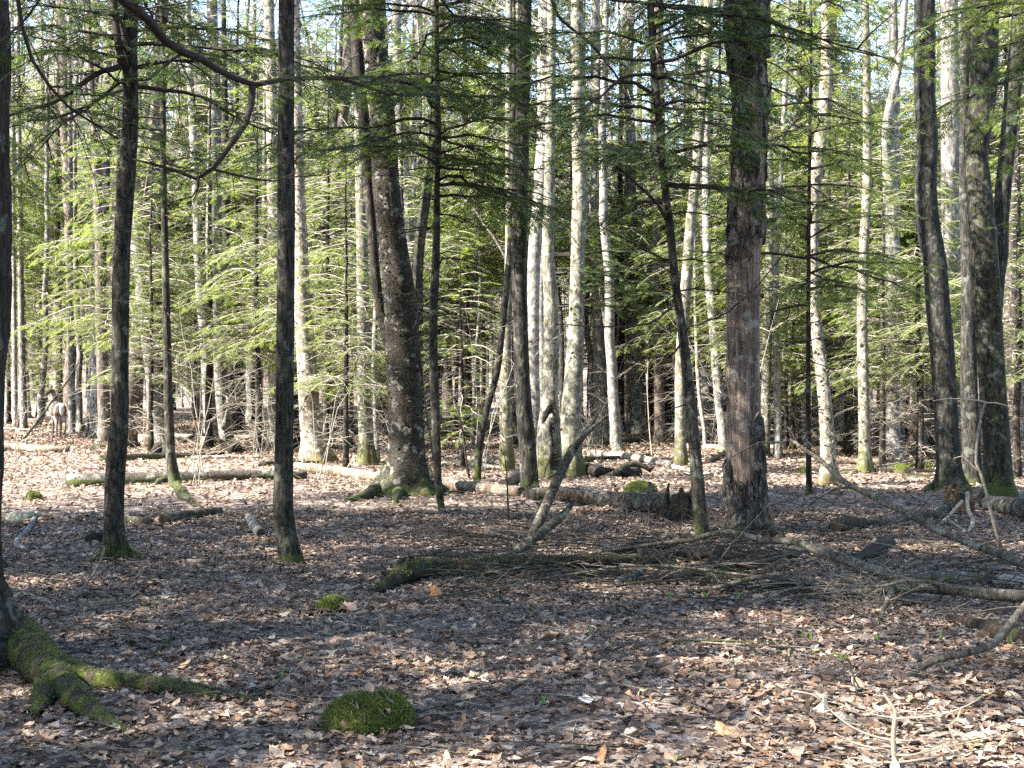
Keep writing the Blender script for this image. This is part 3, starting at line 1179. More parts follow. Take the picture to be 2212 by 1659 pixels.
boughs(t, P, org, (9, 15), 0, 2, deadn=12, deadz=(9, 15.5), deadL=(1.5, 3))

# ---- shaggy lichened pair behind the straight dark trunk
t, P, r, org, d = tree('yellow_birch', 'pale trunk shaggy with curling bark, just right of the straight dark trunk', 'shaggy',
                       [(684, 998, 66), (674, 950, 48), (667, 850, 43), (661, 750, 40), (653, 650, 34), (652, 553, 28), (645, 400, 26), (640, 200, 24), (636, 0, 22)], 16, flare=.45, seg=18, step=.25)
flakes(t, P, r, org, (.3, 9), 600, .05, 'shaggy')
boughs(t, P, org, (8, 15), 0, 2, deadn=10, deadz=(9, 15.5), deadL=(1.5, 3))
t, P, r, org, d = tree('yellow_birch', 'pale gold-flecked trunk mostly hidden behind the straight dark trunk', 'shaggy',
                       [(592, 970, 30), (592, 850, 26), (592, 553, 26), (588, 350, 24), (586, 200, 24), (583, 80, 22), (581, -30, 20)], 17, flare=.3, seg=16, step=.3)
flakes(t, P, r, org, (3, 13), 400, .06, 'shaggy')
t, P, r, org, d = tree('maple_tree', 'thin dark bent trunk rising behind the shaggy pale trunk', 'hemlock',
                       [(676, 968, 18), (678, 860, 17), (681, 760, 16), (690, 620, 16), (695, 520, 15), (702, 420, 14), (716, 320, 13), (730, 200, 11)], 12, flare=.3, seg=12, step=.3)

# ---- big rooted yellow birch, two stems
t8, P, r, org, d8 = tree('yellow_birch', 'massive rough trunk on spreading roots in the middle of the clearing', 'yellow_birch',
                         [(876, 1068, 150), (878, 1040, 112), (879, 1005, 90), (879, 950, 78), (875, 850, 76), (870, 750, 74), (864, 650, 70), (852, 553, 62), (842, 480, 58), (834, 400, 57), (829, 300, 55), (822, 200, 52), (808, 90, 50), (800, 0, 48), (796, -80, 46)], 15, flare=.30, nroot=5, seg=40, step=.14, rough=.04)
flakes(t8, P, r, org, (.2, 6.5), 2600, .028, 'yellow_birch')
for pts, nm in (([(846, 1026, 26), (815, 1054, 17), (785, 1072, 10), (752, 1081, 4)], 0), ([(868, 1030, 20), (862, 1060, 14), (856, 1078, 7)], 0),
                ([(908, 1028, 28), (935, 1050, 18), (968, 1064, 7)], 0), ([(895, 1045, 20), (915, 1062, 12), (930, 1072, 5)], 0)):
    mossy_root(t8, org, pts, mat='yellow_birch', n=0)
fuzz(t8, *tube_surface(P[(P[:, 2] < org[2] + .7)] - org, r[(P[:, 2] < org[2] + .7)] * 1.25, 16), 500, .03)
st = [(900, 960, 22), (846, 760, 24), (818, 650, 22), (808, 553, 20), (796, 400, 24), (786, 270, 26), (778, 190, 27), (772, 100, 28), (768, 0, 28), (764, -90, 26)]
S = spline([[*at(x, y, d8 + .28), w / 2 / F_PX * d8] for x, y, w in st], .15)
mb = MB()
tube(mb, S[:, :3] - org, S[:, 3], 18, lobes(len(S), 18, R, .04))
tag(mb.obj('second_stem', M['hemlock'], t8), 'narrow black stem leaning away to the left')
boughs(t8, P, org, (5.6, 9), 0, 1.5, deadn=10, deadz=(4, 9))
limb(t8, org, [(800, 45, d8 - .3), (790, 50, d8 - .35), (770, 58, d8 - .5), (745, 70, d8 - .6)], .04, .02, mat='deadwood')
t, P, r, org, d = tree('maple_tree', 'dark crooked trunk close behind the right side of the massive rooted trunk', 'mossy_maple',
                       [(899, 1000, 30), (900, 850, 27), (902, 700, 26), (901, 600, 25), (907, 520, 24), (920, 430, 21), (931, 340, 19), (938, 240, 18), (940, 100, 16)], 13, flare=.3, seg=14, step=.25)

# ---- slender hemlock in front, right of the rooted birch: its boughs fill the top centre
t9, P, r, org, d9 = tree('hemlock_tree', 'slender dark hemlock in front of the rooted birch, its boughs filling the top centre', 'hemlock_green',
                         [(956, 1108, 14), (947, 1050, 16), (943, 950, 18), (939, 850, 20), (936, 750, 19), (937, 650, 19), (942, 553, 17), (944, 400, 13), (947, 300, 13), (945, 200, 11), (943, 60, 10), (942, -100, 9)], 9.2, flare=.2, seg=16, step=.15)
limb(t9, org, [(947, 575, d9), (955, 560, d9 - .1), (975, 556, d9 - .2), (1005, 560, d9 - .3), (1035, 572, d9 - .3), (1070, 590, d9 - .2), (1105, 598, d9)], .014, .004, twigs=8)
limb(t9, org, [(944, 648, d9), (960, 645, d9 - .1), (1000, 655, d9 - .2), (1040, 668, d9 - .2), (1080, 676, d9 - .1)], .014, .006, twigs=5)
limb(t9, org, [(944, 675, d9), (985, 680, d9 - .1), (1030, 700, d9), (1075, 722, d9)], .010, .004, twigs=5)
limb(t9, org, [(946, 990, d9), (975, 980, d9 - .2), (1010, 970, d9 - .2), (1037, 962, d9 - .3)], .008, .003, twigs=4)
limb(t9, org, [(944, 360, d9), (965, 347, d9 - .2), (1010, 343, d9 - .5), (1060, 352, d9 - .6)], .012, .004, twigs=4, fr=5)
limb(t9, org, [(945, 230, d9), (985, 238, d9 - .4), (1030, 222, d9 - .8), (1100, 200, d9 - 1.1), (1180, 195, d9 - 1.4)], .016, .004, twigs=3, fr=8)
boughs(t9, P, org, (3.8, 9.0), 84, 2.1, rng=R, fl=.30, density=1.35, deadn=16, deadz=(2, 4.4), deadL=(.4, 1.1))

# ---- leaning thin trunk
t, P, r, org, d = tree('maple_sapling', 'thin trunk leaning to the right between the slender hemlock and the straight middle trunk', 'mossy_maple',
                       [(1031, 1042, 16), (1036, 960, 16), (1051, 886, 15), (1074, 803, 14), (1084, 720, 14), (1091, 653, 15), (1097, 586, 14), (1102, 540, 14), (1106, 430, 12), (1109, 300, 11), (1110, 100, 9)], 9, flare=.2, seg=12, step=.2)
# ---- straight middle trunk
t11, P, r, org, d11 = tree('maple_tree', 'straight furrowed trunk in the middle, standing on the dark mound by the fallen log', 'maple',
                           [(1148, 1070, 44), (1145, 1050, 39), (1138, 950, 37), (1130, 850, 35), (1126, 750, 32), (1124, 650, 31), (1122, 553, 33), (1125, 400, 32), (1130, 200, 30), (1134, 0, 30), (1136, -120, 29)], 14, flare=.3, seg=24, step=.16)
limb(t11, org, [(1134, -110, d11), (1165, -50, d11 - .5), (1194, 0, d11 - 1), (1214, 43, d11 - 1.2), (1271, 90, d11 - 1.6), (1300, 125, d11 - 1.8), (1324, 153, d11 - 2), (1345, 190, d11 - 2.1), (1358, 215, d11 - 2.2)], .032, .010, twigs=8)
boughs(t11, P, org, (6, 9), 0, 1, deadn=8, deadz=(5, 9))

# ---- pale trunks behind the middle
t, P, r, org, d = tree('beech_tree', 'pale green-tinged trunk showing just left of the straight middle trunk', 'pale_moss',
                       [(1095, 1016, 32), (1093, 950, 28), (1092, 850, 26), (1093, 750, 22), (1097, 650, 20), (1100, 500, 18), (1100, 200, 16), (1100, 0, 15)], 17, flare=.3, seg=16, step=.3)


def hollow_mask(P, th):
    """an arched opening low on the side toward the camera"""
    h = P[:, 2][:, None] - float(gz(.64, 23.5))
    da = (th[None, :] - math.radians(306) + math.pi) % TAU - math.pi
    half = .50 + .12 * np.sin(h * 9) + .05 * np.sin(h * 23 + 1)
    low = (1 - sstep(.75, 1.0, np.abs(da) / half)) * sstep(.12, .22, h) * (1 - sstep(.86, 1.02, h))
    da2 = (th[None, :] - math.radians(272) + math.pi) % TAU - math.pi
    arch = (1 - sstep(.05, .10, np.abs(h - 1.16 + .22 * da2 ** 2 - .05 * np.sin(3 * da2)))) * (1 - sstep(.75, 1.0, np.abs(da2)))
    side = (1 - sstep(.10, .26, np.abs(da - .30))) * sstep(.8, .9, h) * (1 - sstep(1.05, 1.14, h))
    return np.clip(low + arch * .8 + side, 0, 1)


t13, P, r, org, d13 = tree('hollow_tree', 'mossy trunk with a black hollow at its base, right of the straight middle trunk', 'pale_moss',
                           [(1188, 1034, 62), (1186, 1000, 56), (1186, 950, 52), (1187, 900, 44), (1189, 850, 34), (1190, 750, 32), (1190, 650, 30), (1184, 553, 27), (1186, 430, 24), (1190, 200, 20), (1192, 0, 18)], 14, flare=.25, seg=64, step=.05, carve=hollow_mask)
t, P, r, org, d = tree('beech_tree', 'tall pale grey trunk close behind the mossy hollow trunk', 'pale',
                       [(1158, 1005, 34), (1154, 900, 28), (1152, 750, 26), (1154, 553, 28), (1170, 400, 32), (1177, 300, 34), (1178, 150, 33), (1178, 0, 31)], 18, flare=.3, seg=16, step=.3)
boughs(t, P, org, (8, 17), 0, 1, deadn=10, deadz=(8, 17), deadL=(1, 2.5))
t14, P, r, org, d14 = tree('yellow_birch', 'thick pale trunk gold with moss on its right side, right of the hollow trunk', 'pale_moss',
                           [(1236, 1028, 54), (1235, 980, 46), (1234, 900, 45), (1237, 850, 43), (1240, 800, 40), (1245, 700, 34), (1248, 553, 30), (1252, 430, 32), (1250, 320, 30), (1248, 200, 28), (1246, 0, 26)], 16, flare=.4, seg=20, step=.2)
flakes(t14, P, r, org, (.3, 6), 260, .04, 'shaggy')
t, P, r, org, d = tree('hemlock_sapling', 'thin dark hemlock between the hollow trunk and the straight middle trunk, with low dark boughs', 'hemlock',
                       [(1216, 1008, 11), (1214, 900, 11), (1212, 700, 11), (1195, 553, 10), (1192, 400, 9), (1190, 150, 8), (1189, 0, 7)], 8.2, d=24.6, flare=.2, seg=10, step=.3)
boughs(t, P, org, (2.9, 4.1), 11, 1.9, az=(-.9, .5), rng=R, fl=.3, droop=.15)
boughs(t, P, org, (4.1, 8), 26, 1.5, rng=R, fl=.3)

# ---- trunks in the dark background, middle right
for nm, lb, mt, pa, top in [
    ('beech_tree', 'stout trunk with a broad sunlit white foot behind the tip of the leaning dead pole', 'grey_tree', [(1301, 947, 42), (1299, 900, 32), (1297, 800, 31), (1294, 700, 28), (1290, 553, 26), (1288, 300, 24), (1286, 0, 20)], 19),
    ('hemlock_tree', 'dark red-brown trunk in the shade beyond, left of the thin bent dark one', 'rosy', [(1348, 893, 36), (1347, 800, 33), (1347, 700, 32), (1352, 553, 29), (1354, 300, 26), (1356, 0, 22)], 24),
    ('hemlock_tree', 'thin bent dark trunk in the shade beyond, between the two red-brown ones', 'hemlock', [(1395, 888, 17), (1390, 850, 15), (1386, 780, 15), (1383, 650, 14), (1382, 400, 12), (1380, 100, 10)], 16),
    ('hemlock_tree', 'brown trunk with a broken pale root, front one of the overlapping pair in the shade', 'rosy', [(1426, 958, 26), (1424, 850, 22), (1422, 700, 22), (1420, 553, 22), (1420, 300, 20), (1420, 0, 18)], 18),
    ('hemlock_tree', 'dark trunk leaning left, rear one of the overlapping pair in the shade', 'hemlock', [(1452, 935, 28), (1446, 880, 30), (1438, 780, 30), (1430, 650, 29), (1426, 500, 27), (1424, 200, 24)], 20),
    ('hemlock_tree', 'reddish trunk in the gap between the massive rooted trunk and the leaning thin trunk', 'rosy', [(968, 900, 28), (966, 850, 25), (962, 750, 23), (956, 600, 20), (952, 300, 17)], 18),
    ('maple_tree', 'mossy pale trunk half hidden behind the slim bent hemlock beside the dead snag', 'pale_moss', [(1470, 1004, 28), (1470, 900, 25), (1470, 800, 25), (1476, 700, 24), (1483, 600, 23), (1492, 480, 22), (1506, 350, 21), (1518, 200, 20), (1528, 50, 19)], 15),
    ('beech_tree', 'smooth white trunk leaning left, just left of the dead snag', 'pale', [(1566, 978, 24), (1560, 920, 21), (1552, 850, 21), (1541, 700, 20), (1528, 553, 18), (1526, 400, 17), (1526, 200, 16), (1528, 0, 15)], 17),
    ('beech_tree', 'thin pale stem bent at its foot, between the slim bent hemlock and the dead snag', 'pale', [(1524, 970, 10), (1522, 930, 9), (1514, 880, 9), (1508, 820, 9), (1503, 700, 8), (1500, 500, 7)], 9),
    ('beech_tree', 'pale trunk rising behind the upper right edge of the dead snag', 'pale_moss', [(1652, 985, 22), (1656, 800, 21), (1662, 600, 20), (1664, 450, 20), (1660, 320, 19), (1655, 150, 18)], 17),
    ('maple_tree', 'slim grey trunk standing right of the dead snag in the sun', 'grey_tree', [(1680, 988, 18), (1680, 900, 16), (1678, 750, 15), (1676, 553, 14), (1690, 300, 13), (1700, 100, 12)], 15),
    ('maple_tree', 'grey trunk left of the thin black sapling on the right', 'grey_tree', [(1724, 965, 28), (1724, 880, 25), (1724, 750, 23), (1724, 553, 21), (1728, 300, 20), (1732, 50, 18)], 18),
    ('hemlock_tree', 'black shaded trunk behind the lichen-spotted trunk on the right', 'hemlock', [(1812, 920, 40), (1807, 850, 36), (1804, 700, 34), (1802, 553, 32), (1800, 400, 30), (1798, 200, 26), (1796, 0, 22)], 20),
    ('beech_tree', 'white trunk with an elbow near its top, far back beside the three dark trunks', 'pale', [(1952, 905, 17), (1950, 830, 15), (1953, 760, 14), (1958, 700, 14), (1963, 672, 15), (1976, 655, 14), (1990, 640, 12), (2000, 618, 10), (2004, 570, 9)], 7.2),
    ('maple_tree', 'broad pale trunk seen between the left two of the three dark trunks on the right', 'grey_tree', [(2066, 985, 44), (2064, 850, 42), (2058, 650, 42), (2054, 500, 42), (2052, 300, 41), (2050, 100, 39), (2050, 0, 37)], 20),
    ('maple_tree', 'pinkish pale trunk at the right edge beyond the dark clump', 'rosy', [(2202, 1000, 40), (2194, 900, 38), (2186, 800, 36), (2182, 700, 34), (2180, 500, 30), (2190, 200, 26)], 18),
    ('maple_tree', 'reddish trunk with a pale sunlit foot, between the deer and the slender dark trunk', 'rosy', [(228, 956, 29), (225, 900, 26), (222, 800, 25), (219, 700, 25), (216, 553, 22), (210, 400, 18), (204, 300, 15), (196, 150, 13), (190, 0, 12)], 17),
    ('beech_tree', 'slim grey trunk right behind the deer, mossy at the foot', 'grey_tree', [(155, 938, 14), (154, 860, 13), (153, 750, 12), (152, 600, 12), (152, 400, 11), (150, 100, 9)], 16),
    ('maple_tree', 'pale trunk left of the massive rooted trunk, straight and column-like', 'pale_moss', [(794, 1004, 40), (791, 950, 32), (787, 850, 31), (786, 750, 30), (784, 650, 27), (782, 500, 25), (778, 350, 24), (776, 180, 22), (774, 0, 20)], 17),
    ('maple_sapling', 'thin grey stem touching the column-like pale trunk, left of the massive rooted trunk', 'grey_tree', [(814, 1000, 14), (811, 900, 13), (808, 800, 12), (812, 650, 10), (818, 400, 8)], 10),
    ('beech_tree', 'pale trunk rising behind the massive rooted trunk, seen above its right shoulder', 'pale', [(892, 962, 36), (890, 800, 34), (886, 620, 32), (878, 450, 28), (866, 300, 24), (859, 180, 22), (856, 40, 20)], 18),
    ('maple_tree', 'grey trunk behind the left edge trunk, far left in the sun', 'grey_tree', [(52, 930, 15), (50, 850, 14), (46, 700, 13), (44, 500, 12), (40, 200, 10)], 17),
    ('maple_tree', 'white slim trunk, leftmost of the sunlit ones beyond the deer', 'pale', [(34, 925, 13), (32, 800, 11), (30, 600, 10), (28, 300, 9)], 17),
    ('maple_tree', 'slim pale trunk between the two shaggy trunks and the big grey split one, left', 'pale', [(566, 965, 13), (562, 850, 12), (566, 700, 11), (570, 500, 10), (572, 300, 9)], 15),
    ('maple_tree', 'dark curved trunk rising behind the big grey split trunk, left', 'hemlock', [(502, 948, 20), (496, 800, 18), (492, 650, 17), (489, 500, 16), (487, 300, 14), (484, 100, 12)], 16),
]:
    t, P, r, org, d = tree(nm, lb, mt, pa, top, flare=.35, seg=14, step=.3)
    boughs(t, P, org, (6, top), 0, 1, deadn=int(4 + top * .5), deadz=(min(4.5, top * .6), top * .97), deadL=(.7, 2.2))

# ---- slim bent hemlock left of the snag
t19, P, r, org, d19 = tree('hemlock_tree', 'slim bent dark hemlock leaning left beside the dead snag, with long drooping limbs', 'hemlock_green',
                           [(1517, 1172, 30), (1510, 1086, 30), (1503, 1000, 27), (1494, 900, 25), (1484, 800, 23), (1474, 720, 21), (1458, 600, 18), (1448, 500, 18), (1436, 400, 17), (1427, 300, 16), (1418, 200, 15), (1409, 100, 14), (1406, 0, 14), (1402, -150, 13)], 9, flare=.25, seg=18, step=.13)
limb(t19, org, [(1417, 165, d19), (1400, 160, d19 - .1), (1370, 162, d19 - .2), (1337, 173, d19 - .4), (1300, 200, d19 - .5), (1270, 227, d19 - .6), (1214, 257, d19 - .8), (1167, 264, d19 - 1), (1120, 275, d19 - 1.1)], .018, .006, twigs=5, fr=7)
limb(t19, org, [(1442, 480, d19), (1420, 440, d19 - .1), (1395, 415, d19 - .15), (1370, 393, d19 - .2), (1340, 365, d19 - .3), (1304, 347, d19 - .4), (1260, 340, d19 - .5), (1210, 345, d19 - .5)], .018, .007, twigs=6, fr=5)
limb(t19, org, [(1455, 570, d19), (1420, 555, d19 - .1), (1370, 530, d19 - .2), (1310, 495, d19 - .3), (1260, 470, d19 - .3)], .012, .004, twigs=6)
limb(t19, org, [(1466, 650, d19), (1440, 672, d19 - .1), (1400, 700, d19 - .2), (1340, 705, d19 - .3), (1270, 705, d19 - .4), (1200, 700, d19 - .4)], .014, .005, twigs=6)
limb(t19, org, [(1476, 735, d19), (1455, 765, d19 - .1), (1420, 772, d19 - .2), (1385, 770, d19 - .2)], .012, .006, twigs=2)
limb(t19, org, [(1406, 10, d19), (1440, 16, d19 - .1), (1475, 23, d19 - .2), (1530, 30, d19 - .4), (1591, 32, d19 - .5), (1660, 46, d19 - .6), (1708, 63, d19 - .6), (1760, 76, d19 - .7), (1808, 90, d19 - .7), (1851, 107, d19 - .8), (1918, 127, d19 - .9)], .022, .006, twigs=6)
limb(t19, org, [(1851, 107, d19 - .8), (1876, 80, d19 - .8), (1900, 55, d19 - .8), (1930, 30, d19 - .8), (1950, 0, d19 - .8)], .010, .004, twigs=3)
limb(t19, org, [(1406, 8, d19), (1380, 4, d19 - .1), (1340, 2, d19 - .2), (1300, -4, d19 - .3)], .020, .012)
limb(t19, org, [(1410, 70, d19), (1450, 40, d19 - .2), (1515, 30, d19 - .5), (1560, 70, d19 - .7), (1608, 107, d19 - .9), (1645, 128, d19 - 1), (1675, 140, d19 - 1), (1725, 177, d19 - 1), (1751, 213, d19 - 1), (1741, 253, d19 - 1)], .013, .004, twigs=4)
limb(t19, org, [(1474, 722, d19), (1490, 708, d19 - .1), (1530, 692, d19 - .4), (1575, 670, d19 - .7), (1635, 616, d19 - .9), (1675, 570, d19 - 1), (1700, 520, d19 - 1)], .011, .004, twigs=5)
limb(t19, org, [(1490, 870, d19), (1462, 880, d19 - .1), (1420, 900, d19 - .2), (1385, 915, d19 - .3)], .008, .003, twigs=3)
limb(t19, org, [(1424, 240, d19), (1445, 238, d19 - .1), (1462, 250, d19 - .2), (1468, 290, d19 - .3), (1466, 330, d19 - .3)], .010, .004, twigs=3)
boughs(t19, P, org, (3.5, 8.8), 80, 1.8, rng=R, fl=.28, density=1.35, deadn=18, deadz=(2.4, 4.6), deadL=(.4, 1.1))

# ---- the dead snag
t20, P, r, org, d20 = tree('dead_snag', 'barkless reddish snag, the thick broken trunk with loose bark plates right of centre', 'snag_wood',
                           [(1615, 1150, 90), (1612, 1106, 82), (1610, 1050, 80), (1606, 950, 76), (1603, 850, 76), (1606, 750, 71), (1606, 650, 72), (1607, 553, 70), (1611, 500, 74), (1615, 400, 70), (1619, 300, 70), (1620, 200, 68), (1618, 130, 68), (1615, 50, 72), (1615, -25, 70)], 1, flare=.28, nroot=6, seg=48, step=.07, rough=.03)
_pz = P[:, 2]


def plate(th0, th1, y0, y1, rng, off=.022, nz=7, na=5):
    """one loose plate of bark on the snag"""
    z0, z1 = at(0, y1, d20)[2], at(0, y0, d20)[2]
    V = np.zeros((2, nz, na, 3))
    for i in range(nz):
        f = i / (nz - 1)
        a0 = th0 + rng.normal() * .07
        a1 = th1 + rng.normal() * .07
        for j in range(na):
            g = j / (na - 1)
            z = z0 + (z1 - z0) * f
            if i in (0, nz - 1):
                z += rng.normal() * .05
            k = int(np.argmin(np.abs(_pz - z)))
            a = a0 + (a1 - a0) * g
            for s in (0, 1):
                rr = r[k] * (1 - .03 if s == 0 else 1.03) + (0 if s == 0 else off * (1 + rng.normal() * .28) + (.018 if j in (0, na - 1) and rng.random() < .4 else 0))
                V[s, i, j] = [P[k, 0] - org[0] + rr * math.cos(a), P[k, 1] - org[1] + rr * math.sin(a), z - org[2]]
    idx = lambda s, i, j: s * nz * na + i * na + j
    Q = []
    for i in range(nz - 1):
        for j in range(na - 1):
            Q.append((idx(1, i, j), idx(1, i, j + 1), idx(1, i + 1, j + 1), idx(1, i + 1, j)))
        for j in (0, na - 1):
            q = (idx(0, i, j), idx(1, i, j), idx(1, i + 1, j), idx(0, i + 1, j))
            Q.append(q if j == 0 else q[::-1])
    for i in (0, nz - 1):
        for j in range(na - 1):
            q = (idx(0, i, j), idx(0, i, j + 1), idx(1, i, j + 1), idx(1, i, j))
            Q.append(q if i == 0 else q[::-1])
    b = MB()
    b.add(V.reshape(-1, 3), None, Q)
    b.obj('bark_plate', M['snag_bark'], t20, smooth=False)


rs = np.random.default_rng(20)
TAU = 2 * math.pi
# the side toward the camera is at angle -pi/2
for k in range(9):
    a = -math.pi / 2 + (k - 4) * TAU / 9
    plate(a - .33, a + .33, -22, 118 + rs.uniform(-28, 50), rs, .05)
for row, (ya, yb) in enumerate([(128, 235), (225, 330), (322, 420), (410, 500)]):
    for k in range(8):
        a = -math.pi / 2 + (k - 4 + .5 * (row % 2)) * TAU / 8
        if rs.random() < .2 or (row == 0 and k == 4):
            continue
        plate(a - .36, a + .36, ya, yb + rs.uniform(-10, 30), rs, .014)
for k in range(8):
    a = -math.pi / 2 + (k - 4) * TAU / 8
    if k in (5, 6):
        continue
    plate(a - .34, a + .3, 500, 560 + rs.uniform(-10, 60), rs, .016)
for a, y0, y1 in [(-.35, 905, 1010), (-.75, 960, 1060), (-1.1, 1010, 1090), (-.3, 1010, 1130), (-.8, 1055, 1140), (-1.35, 1075, 1150), (-1.8, 1040, 1140), (-2.3, 1060, 1145), (-2.8, 1000, 1130), (-2.95, 835, 880), (.3, 940, 1140), (.9, 980, 1140), (-1.0, 900, 960)]:
    plate(a - .27, a + .27, y0, y1, rs, .025)
_sp = spline([at(1650, 258, d20 - .05), at(1658, 225, d20 - .06), at(1665, 190, d20 - .06), at(1667, 178, d20 - .06)], .05)
mb = MB()
tube(mb, _sp - org, np.linspace(.035, .006, len(_sp)), 7)
mb.obj('splinter', M['snag_bark'], t20)
for pts in ([(1640, 1135, 16), (1662, 1150, 11), (1690, 1160, 4)], [(1600, 1140, 18), (1598, 1160, 12), (1606, 1176, 4)], [(1582, 1138, 14), (1560, 1150, 8), (1545, 1156, 3)]):
    mossy_root(t20, org, pts, mat='mosslog', n=0)
fuzz(t20, *tube_surface(P[P[:, 2] < org[2] + .16] - org, r[P[:, 2] < org[2] + .16] * 1.3, 16), 900, .022)

# ---- thin black sapling, lichen-spotted trunks, forked tree
t, P, r, org, d = tree('hemlock_sapling', 'thin black sapling trunk right of the snag, straight, in front of the lichen-spotted trunk', 'hemlock',
                       [(1748, 1068, 14), (1747, 1000, 12), (1746, 850, 11), (1746, 700, 10), (1747, 553, 9), (1748, 400, 8), (1750, 250, 7), (1752, 100, 6)], 10.5, flare=.2, seg=12, step=.2)
boughs(t, P, org, (2.6, 10.2), 92, 1.8, mat='needles', rng=R, fl=.29, density=1.1, deadn=14, deadz=(1.2, 2.8), deadL=(.4, 1.1))
t, P, r, org, d = tree('yellow_birch', 'lichen-spotted shaggy pale trunk leaning left, right of the thin black sapling', 'shaggy',
                       [(1791, 1047, 46), (1789, 1000, 36), (1788, 950, 31), (1780, 850, 29), (1772, 780, 27), (1763, 700, 24), (1757, 600, 23), (1757, 500, 24), (1762, 400, 26), (1773, 300, 28), (1784, 200, 27), (1786, 100, 24), (1785, 0, 21)], 14, flare=.35, seg=20, step=.18)
flakes(t, P, r, org, (.2, 9), 800, .04, 'shaggy')
boughs(t, P, org, (7, 14), 0, 1, deadn=10, deadz=(6.5, 13.5), deadL=(.8, 2))
t, P, r, org, d = tree('yellow_birch', 'straight lichen-flecked pale trunk with a mossy foot, right of the leaning spotted one', 'pale_moss',
                       [(1869, 1022, 34), (1868, 980, 27), (1866, 850, 24), (1863, 700, 23), (1866, 553, 22), (1873, 400, 20), (1873, 250, 18), (1871, 100, 15), (1870, 0, 14)], 14, flare=.4, seg=18, step=.2)
flakes(t, P, r, org, (.2, 9), 450, .04, 'shaggy')
boughs(t, P, org, (7, 14), 0, 1, deadn=10, deadz=(6.5, 13.5), deadL=(.8, 2))
t, P, r, org, d = tree('maple_tree', 'pale forked trunk, its two arms parting high up, just left of the three dark trunks', 'grey_tree',
                       [(1927, 993, 46), (1926, 950, 37), (1926, 850, 34), (1924, 750, 34), (1924, 553, 36), (1925, 400, 38), (1927, 300, 34), (1932, 200, 22), (1930, 100, 19), (1928, 0, 18)], 17, flare=.35, seg=18, step=.25)
S = spline([[*at(x, y, d - .25), w / 2 / F_PX * d] for x, y, w in [(1925, 420, 26), (1912, 330, 20), (1918, 250, 18), (1936, 170, 17), (1948, 90, 15), (1955, 0, 13), (1958, -60, 12)]], .2)
mb = MB()
tube(mb, S[:, :3] - org, S[:, 3], 12, lobes(len(S), 12, R, .05))
mb.obj('second_stem', M['grey_tree'], t)
boughs(t, P, org, (9, 16.5), 0, 1, deadn=14, deadz=(9, 16.5), deadL=(1, 2.5))

# ---- clump of dark trunks on the right
t, P, r, org, dA = tree('maple_tree', 'left of the three dark trunks on the right, straight, leaning left, flaring into roots', 'blotched',
                        [(2054, 1060, 66), (2052, 1030, 56), (2048, 980, 50), (2044, 900, 50), (2041, 850, 51), (2034, 750, 52), (2025, 650, 51), (2017, 553, 50), (2007, 500, 48), (1999, 400, 46), (2004, 300, 44), (1998, 200, 44), (1998, 0, 44), (1997, -120, 42)], 15, flare=.38, nroot=6, seg=28, step=.15)
for pts in ([(2030, 1040, 14), (2010, 1053, 9), (1990, 1062, 4)], [(2072, 1040, 15), (2086, 1054, 9), (2098, 1062, 4)]):
    mossy_root(t, org, pts, mat='blotched', n=0)
t, P, r, org, dB = tree('maple_tree', 'middle of the three dark trunks on the right, narrow and half hidden', 'blotched',
                        [(2101, 1048, 46), (2099, 1000, 42), (2096, 900, 39), (2093, 850, 37), (2092, 750, 34), (2092, 650, 32), (2090, 553, 29), (2086, 480, 26), (2084, 350, 22), (2084, 100, 18)], 13, flare=.25, seg=22, step=.16)
t, P, r, org, dC = tree('maple_tree', 'thick moss-patched trunk kinked near its top, rightmost of the three dark trunks', 'mossy_maple',
                        [(2162, 1078, 74), (2158, 1040, 64), (2153, 950, 57), (2146, 850, 57), (2139, 750, 57), (2133, 650, 56), (2127, 553, 57), (2122, 500, 55), (2115, 400, 51), (2110, 350, 48), (2110, 300, 52), (2115, 260, 57), (2126, 200, 53), (2123, 100, 62), (2124, 0, 66), (2124, -100, 62)], 14, flare=.3, seg=30, step=.14, rough=.045)
fuzz(t, *tube_surface(P[(P[:, 2] > 2.2) & (P[:, 2] < 3.2)] - org, r[(P[:, 2] > 2.2) & (P[:, 2] < 3.2)] * 1.0, 16), 500, .025, up=False)
t, P, r, org, dD = tree('maple_tree', 'grey trunk leaning right across the upper right corner, rising behind the kinked mossy trunk', 'blotched',
                        [(2150, 1040, 36), (2146, 900, 36), (2144, 750, 35), (2150, 620, 34), (2160, 553, 33), (2162, 480, 33), (2168, 400, 34), (2179, 300, 34), (2188, 200, 35), (2203, 60, 36), (2210, -60, 35)], 13, d=21.0, flare=.2, seg=18, step=.16)

# a hemlock standing out of view to the right reaches its sprays in front of the dark clump
t, P, r, org, dE = tree('hemlock_tree', 'hemlock at the right edge reaching bright sprays across the three dark trunks', 'hemlock',
                        [(2390, 1160, 42), (2385, 900, 36), (2380, 553, 32), (2378, 200, 28), (2376, -100, 26)], 10, flare=.3, seg=16, step=.2)
for pts, n in (([(2378, 90, dE), (2320, 110, dE - .3), (2260, 140, dE - .6), (2200, 165, dE - .8), (2140, 185, dE - .9), (2080, 200, dE - 1), (2030, 215, dE - 1)], 16),
               ([(2377, 60, dE), (2300, 60, dE - .2), (2230, 82, dE - .3), (2160, 100, dE - .4), (2100, 108, dE - .5)], 10),
               ([(2378, 170, dE), (2310, 190, dE - .4), (2250, 215, dE - .7), (2200, 235, dE - .9), (2150, 262, dE - 1)], 8),
               ([(2380, 420, dE), (2300, 440, dE - .3), (2240, 470, dE - .4), (2190, 490, dE - .5)], 5)):
    limb(t, org, pts, .018, .004, twigs=3, fr=n, fl=.32)
boughs(t, P, org, (4.4, 9.5), 50, 2.0, mat='needles', az=(1.6, 4.7), rng=R, fl=.28)

